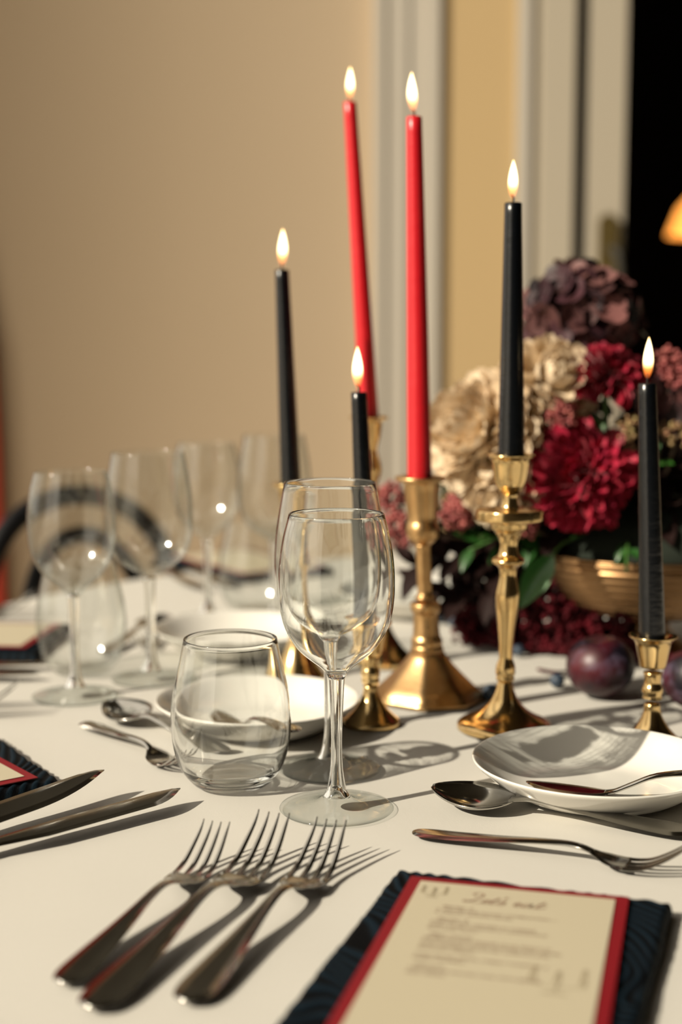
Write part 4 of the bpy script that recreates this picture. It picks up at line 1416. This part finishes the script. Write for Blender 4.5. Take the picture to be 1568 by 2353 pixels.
for (tx, ty, tz) in [(0.09, 1.43, 0.11), (0.13, 1.41, 0.09), (0.15, 1.45, 0.19), (0.20, 1.37, 0.13), (0.24, 1.38, 0.21), (0.29, 1.37, 0.17), (0.31, 1.36, 0.14), (0.33, 1.38, 0.20), (0.28, 1.45, 0.27), (0.22, 1.45, 0.26), (0.35, 1.42, 0.26), (0.19, 1.39, 0.20), (0.16, 1.38, 0.11), (0.34, 1.34, 0.16), (0.27, 1.35, 0.19), (0.07, 1.43, 0.085), (0.085, 1.42, 0.06), (0.11, 1.40, 0.055), (0.14, 1.40, 0.06), (0.10, 1.45, 0.10), (0.15, 1.39, 0.085), (0.17, 1.40, 0.07), (0.12, 1.43, 0.075), (0.09, 1.44, 0.13), (0.10, 1.40, 0.095), (0.125, 1.41, 0.105), (0.105, 1.425, 0.05), (0.145, 1.42, 0.045), (0.155, 1.40, 0.125), (0.08, 1.415, 0.105), (0.165, 1.43, 0.10)]:
    base = Vector((0.26, 1.41, 0.11)); e = Vector((tx, ty, tz)) - base
    path = bez([(0, 0, 0), e * 0.55 + Vector((0, 0, 0.012)), e], 8)
    ax = e.normalized(); o1 = ax.orthogonal().normalized(); o2 = ax.cross(o1)
    for i in range(10):
        t = 0.25 + 0.75 * (i + 0.5) / 10
        a = i * 2.4 + frnd.uniform(-.4, .4)
        d = (ax * 0.7 + o1 * math.cos(a) + o2 * math.sin(a)).normalized()
        fm = frame_m(base + path[min(int(t * (len(path) - 1)), len(path) - 1)], d, Vector((-0.25, -0.5, 1)) + d * 0.01, 0.042 * frnd.uniform(0.75, 1.15))
        fl.add([fm @ v.co for v in LEAF.vertices], [tuple(p.vertices) for p in LEAF.polygons])
fo_ = fl.build('filler_foliage', M['dark_leaf'], None, True)
fo_.location = (0, 0, TZ)
tag(fo_, 'dense dark burgundy filler leaves in the shade between the flowers', 'foliage', kind='stuff')

# the big leaf that hangs in front of the bowl
bl = thing('leaf_stem', 'single large glossy green leaf hanging in front of the gold bowl', 'leaf', (0.196, 1.300, TZ + 0.118))
V, F = tube(bez([(0.04, 0.06, 0.012), (0.012, 0.02, 0.008), (0, 0, 0)], 6), 0.0015, 6)
link('stem', mesh_from('stem', V, F), M['stem'], bl)
LB = LEAF.copy()
LB.materials.clear()
link('leaf', LB, pmat('bright_leaf', (0.02, 0.10, 0.02), 0.28, var=(0.045, 0.16, 0.03), vscale=60), bl, frame_m(Vector((0, 0, 0)), (-0.62, -0.30, -0.80), (-0.35, -0.85, 0.25), 0.058))

# amaranth tassels tumbling to the cloth
am = thing('amaranth', 'dark red amaranth tassels tumbling from the bowl onto the cloth', 'flower', (0.20, 1.42, TZ + EPS))
ico = bmesh.new(); bmesh.ops.create_icosphere(ico, subdivisions=1, radius=1)
iv = [v.co.copy() for v in ico.verts]; fi = [tuple(v.index for v in f.verts) for f in ico.faces]; ico.free()
rr = random.Random(4)
for (sx, sy, ex, ey) in [(0.01, -0.02, -0.055, 0.03), (0.02, -0.01, -0.04, 0.0), (0.0, 0.02, -0.05, 0.06), (0.03, -0.03, -0.01, -0.01), (0.03, 0.0, 0.0, 0.03), (0.05, -0.03, 0.03, -0.02), (0.06, -0.04, 0.055, -0.03), (0.05, 0.0, 0.05, 0.02), (0.08, -0.06, 0.075, -0.055), (-0.01, 0.03, -0.075, 0.02), (0.02, 0.0, -0.03, 0.02), (0.04, 0.01, 0.02, 0.0), (0.06, 0.0, 0.07, 0.0), (0.03, 0.02, -0.02, 0.05), (0.0, 0.0, -0.06, 0.045), (0.05, 0.02, 0.035, 0.04), (0.03, -0.025, 0.012, -0.02), (0.045, -0.02, 0.02, -0.005), (0.06, -0.03, 0.04, -0.015)]:
    path = bez([(sx, sy, 0.115), ((sx * 1.5 + ex) / 2.5 - 0.012, (sy + ey) / 2 - 0.01, 0.085), (ex, ey, 0.032), (ex + 0.008, ey + 0.004, 0.010), (ex + 0.040, ey - 0.006, 0.009)], 9)
    V = []; F = []
    for i, p in enumerate(path):
        for q in range(9):
            w = 0.0085 * (0.7 + 0.5 * rr.random())
            c = p + Vector((rr.uniform(-1, 1), rr.uniform(-1, 1), rr.uniform(-1, 1))) * w
            b_ = 0.0034 * rr.uniform(0.7, 1.2)
            c.z = max(c.z, b_)
            k = len(V)
            V += [c + u * b_ for u in iv]
            F += [tuple(k + j for j in f) for f in fi]
    o = link('tassel', mesh_from('tassel', V, F), M['amaranth'], am)
    o['kind'] = 'stuff'
# thin trailing strand by the plum
V, F = tube(bez([(0.250, 1.335, 0.004), (0.225, 1.325, 0.003), (0.205, 1.320, 0.002), (0.188, 1.332, 0.002)], 8), 0.0016, 6)
o = link('amaranth_strand', mesh_from('amaranth_strand', V, F), M['amaranth'])
o.location = (0, 0, TZ + EPS)
tag(o, 'thin dark red strand lying on the cloth behind the plum', 'flower')

# ------------------------------------------------------------------ bentwood chairs
def make_chair():
    c = thing('bentwood_chair', 'x', 'chair', (0, 0, 0), 0, 'black bentwood chairs')
    # local: seat centre at origin, the sitter faces +X, back at -X
    V, F = lathe([(0.0004, 0.455), (0.19, 0.455), (0.205, 0.448), (0.21, 0.436), (0.20, 0.425), (0.185, 0.43), (0.0004, 0.44)], 48)
    link('seat', mesh_from('seat', V, F), M['cane'], c)
    def hoop(w, top, lean, y0, rad, name, low=0.45, x0=-0.185):
        pts = []
        for i in range(33):
            a = math.pi * i / 32
            z = low + (top - low) * math.sin(a) ** 0.62
            f = (z - low) / (top - low)
            y = -w * math.cos(a) * (0.80 + 0.2 * math.sin(a)) if True else 0
            pts.append((x0 - lean * f, y, z))
        V, F = tube(pts, rad, 12)
        link(name, mesh_from(name, V, F), M['bentwood'], c)
    hoop(0.215, 0.842, 0.075, 0, 0.0150, 'back_hoop')
    hoop(0.130, 0.785, 0.060, 0, 0.0130, 'inner_hoop')
    for sx, sy in ((-1, -1), (-1, 1), (1, -1), (1, 1)):
        V, F = tube([(sx * 0.15, sy * 0.14, 0.435), (sx * 0.175, sy * 0.165, 0.2), (sx * 0.21, sy * 0.19, 0.0)], [0.016, 0.015, 0.012], 12)
        link('leg', mesh_from('leg', V, F), M['bentwood'], c)
    V, F = tube([(0.145 * math.cos(2 * math.pi * i / 32), 0.145 * math.sin(2 * math.pi * i / 32), 0.22) for i in range(32)], 0.009, 8, closed=True)
    link('stretcher', mesh_from('stretcher', V, F), M['bentwood'], c)
    return c
ch = make_chair()
ch.location = (-0.350 + 0.20 * 0.70, 2.02 - 0.20 * 0.71, 0)
ch.rotation_euler.z = math.atan2(-0.71, 0.70)
tag(ch, 'black bentwood chair with double hoop back behind the blurred glasses', 'chair')

# ------------------------------------------------------------------ red drape at the end of the wall, seen as red glints in the glass
def drape():
    V = []; F = []
    n = 96
    zs = [0.02, 0.3, 0.6, 0.85, 1.05, 1.2, 1.35, 1.5, 1.7, 1.9, 2.02]
    xr = [-0.782, -0.783, -0.785, -0.788, -0.795, -0.82, -0.845, -0.87, -0.90, -0.92, -0.93]
    for z, x1 in zip(zs, xr):
        for i in range(n + 1):
            t = i / n
            x = x1 + (-1.24 - x1) * t
            V.append((x, WY - 0.022 - 0.012 * math.sin(t * 2 * math.pi * 7 + 0.6), z))
    w = n + 1
    for j in range(len(zs) - 1):
        for i in range(n):
            F.append((j * w + i, j * w + i + 1, (j + 1) * w + i + 1, (j + 1) * w + i))
    o = link('drape', mesh_from('drape', V, F), M['red_cloth'])
    sm = o.modifiers.new('thickness', 'SOLIDIFY')
    sm.thickness = 0.003
    tag(o, 'red drape hanging against the wall at the very left edge', 'drape')
drape()

# real light focused through the blown glass onto cloth, plates and cards
for o in bpy.data.objects:
    if o.type == 'MESH' and o.material_slots and o.material_slots[0].material == M['glass_solid']:
        o.cycles.is_caustics_caster = True
    if o.name.split('.')[0] in ('tablecloth', 'side_plate', 'napkin', 'red_backing', 'cream_sheet'):
        o.cycles.is_caustics_receiver = True
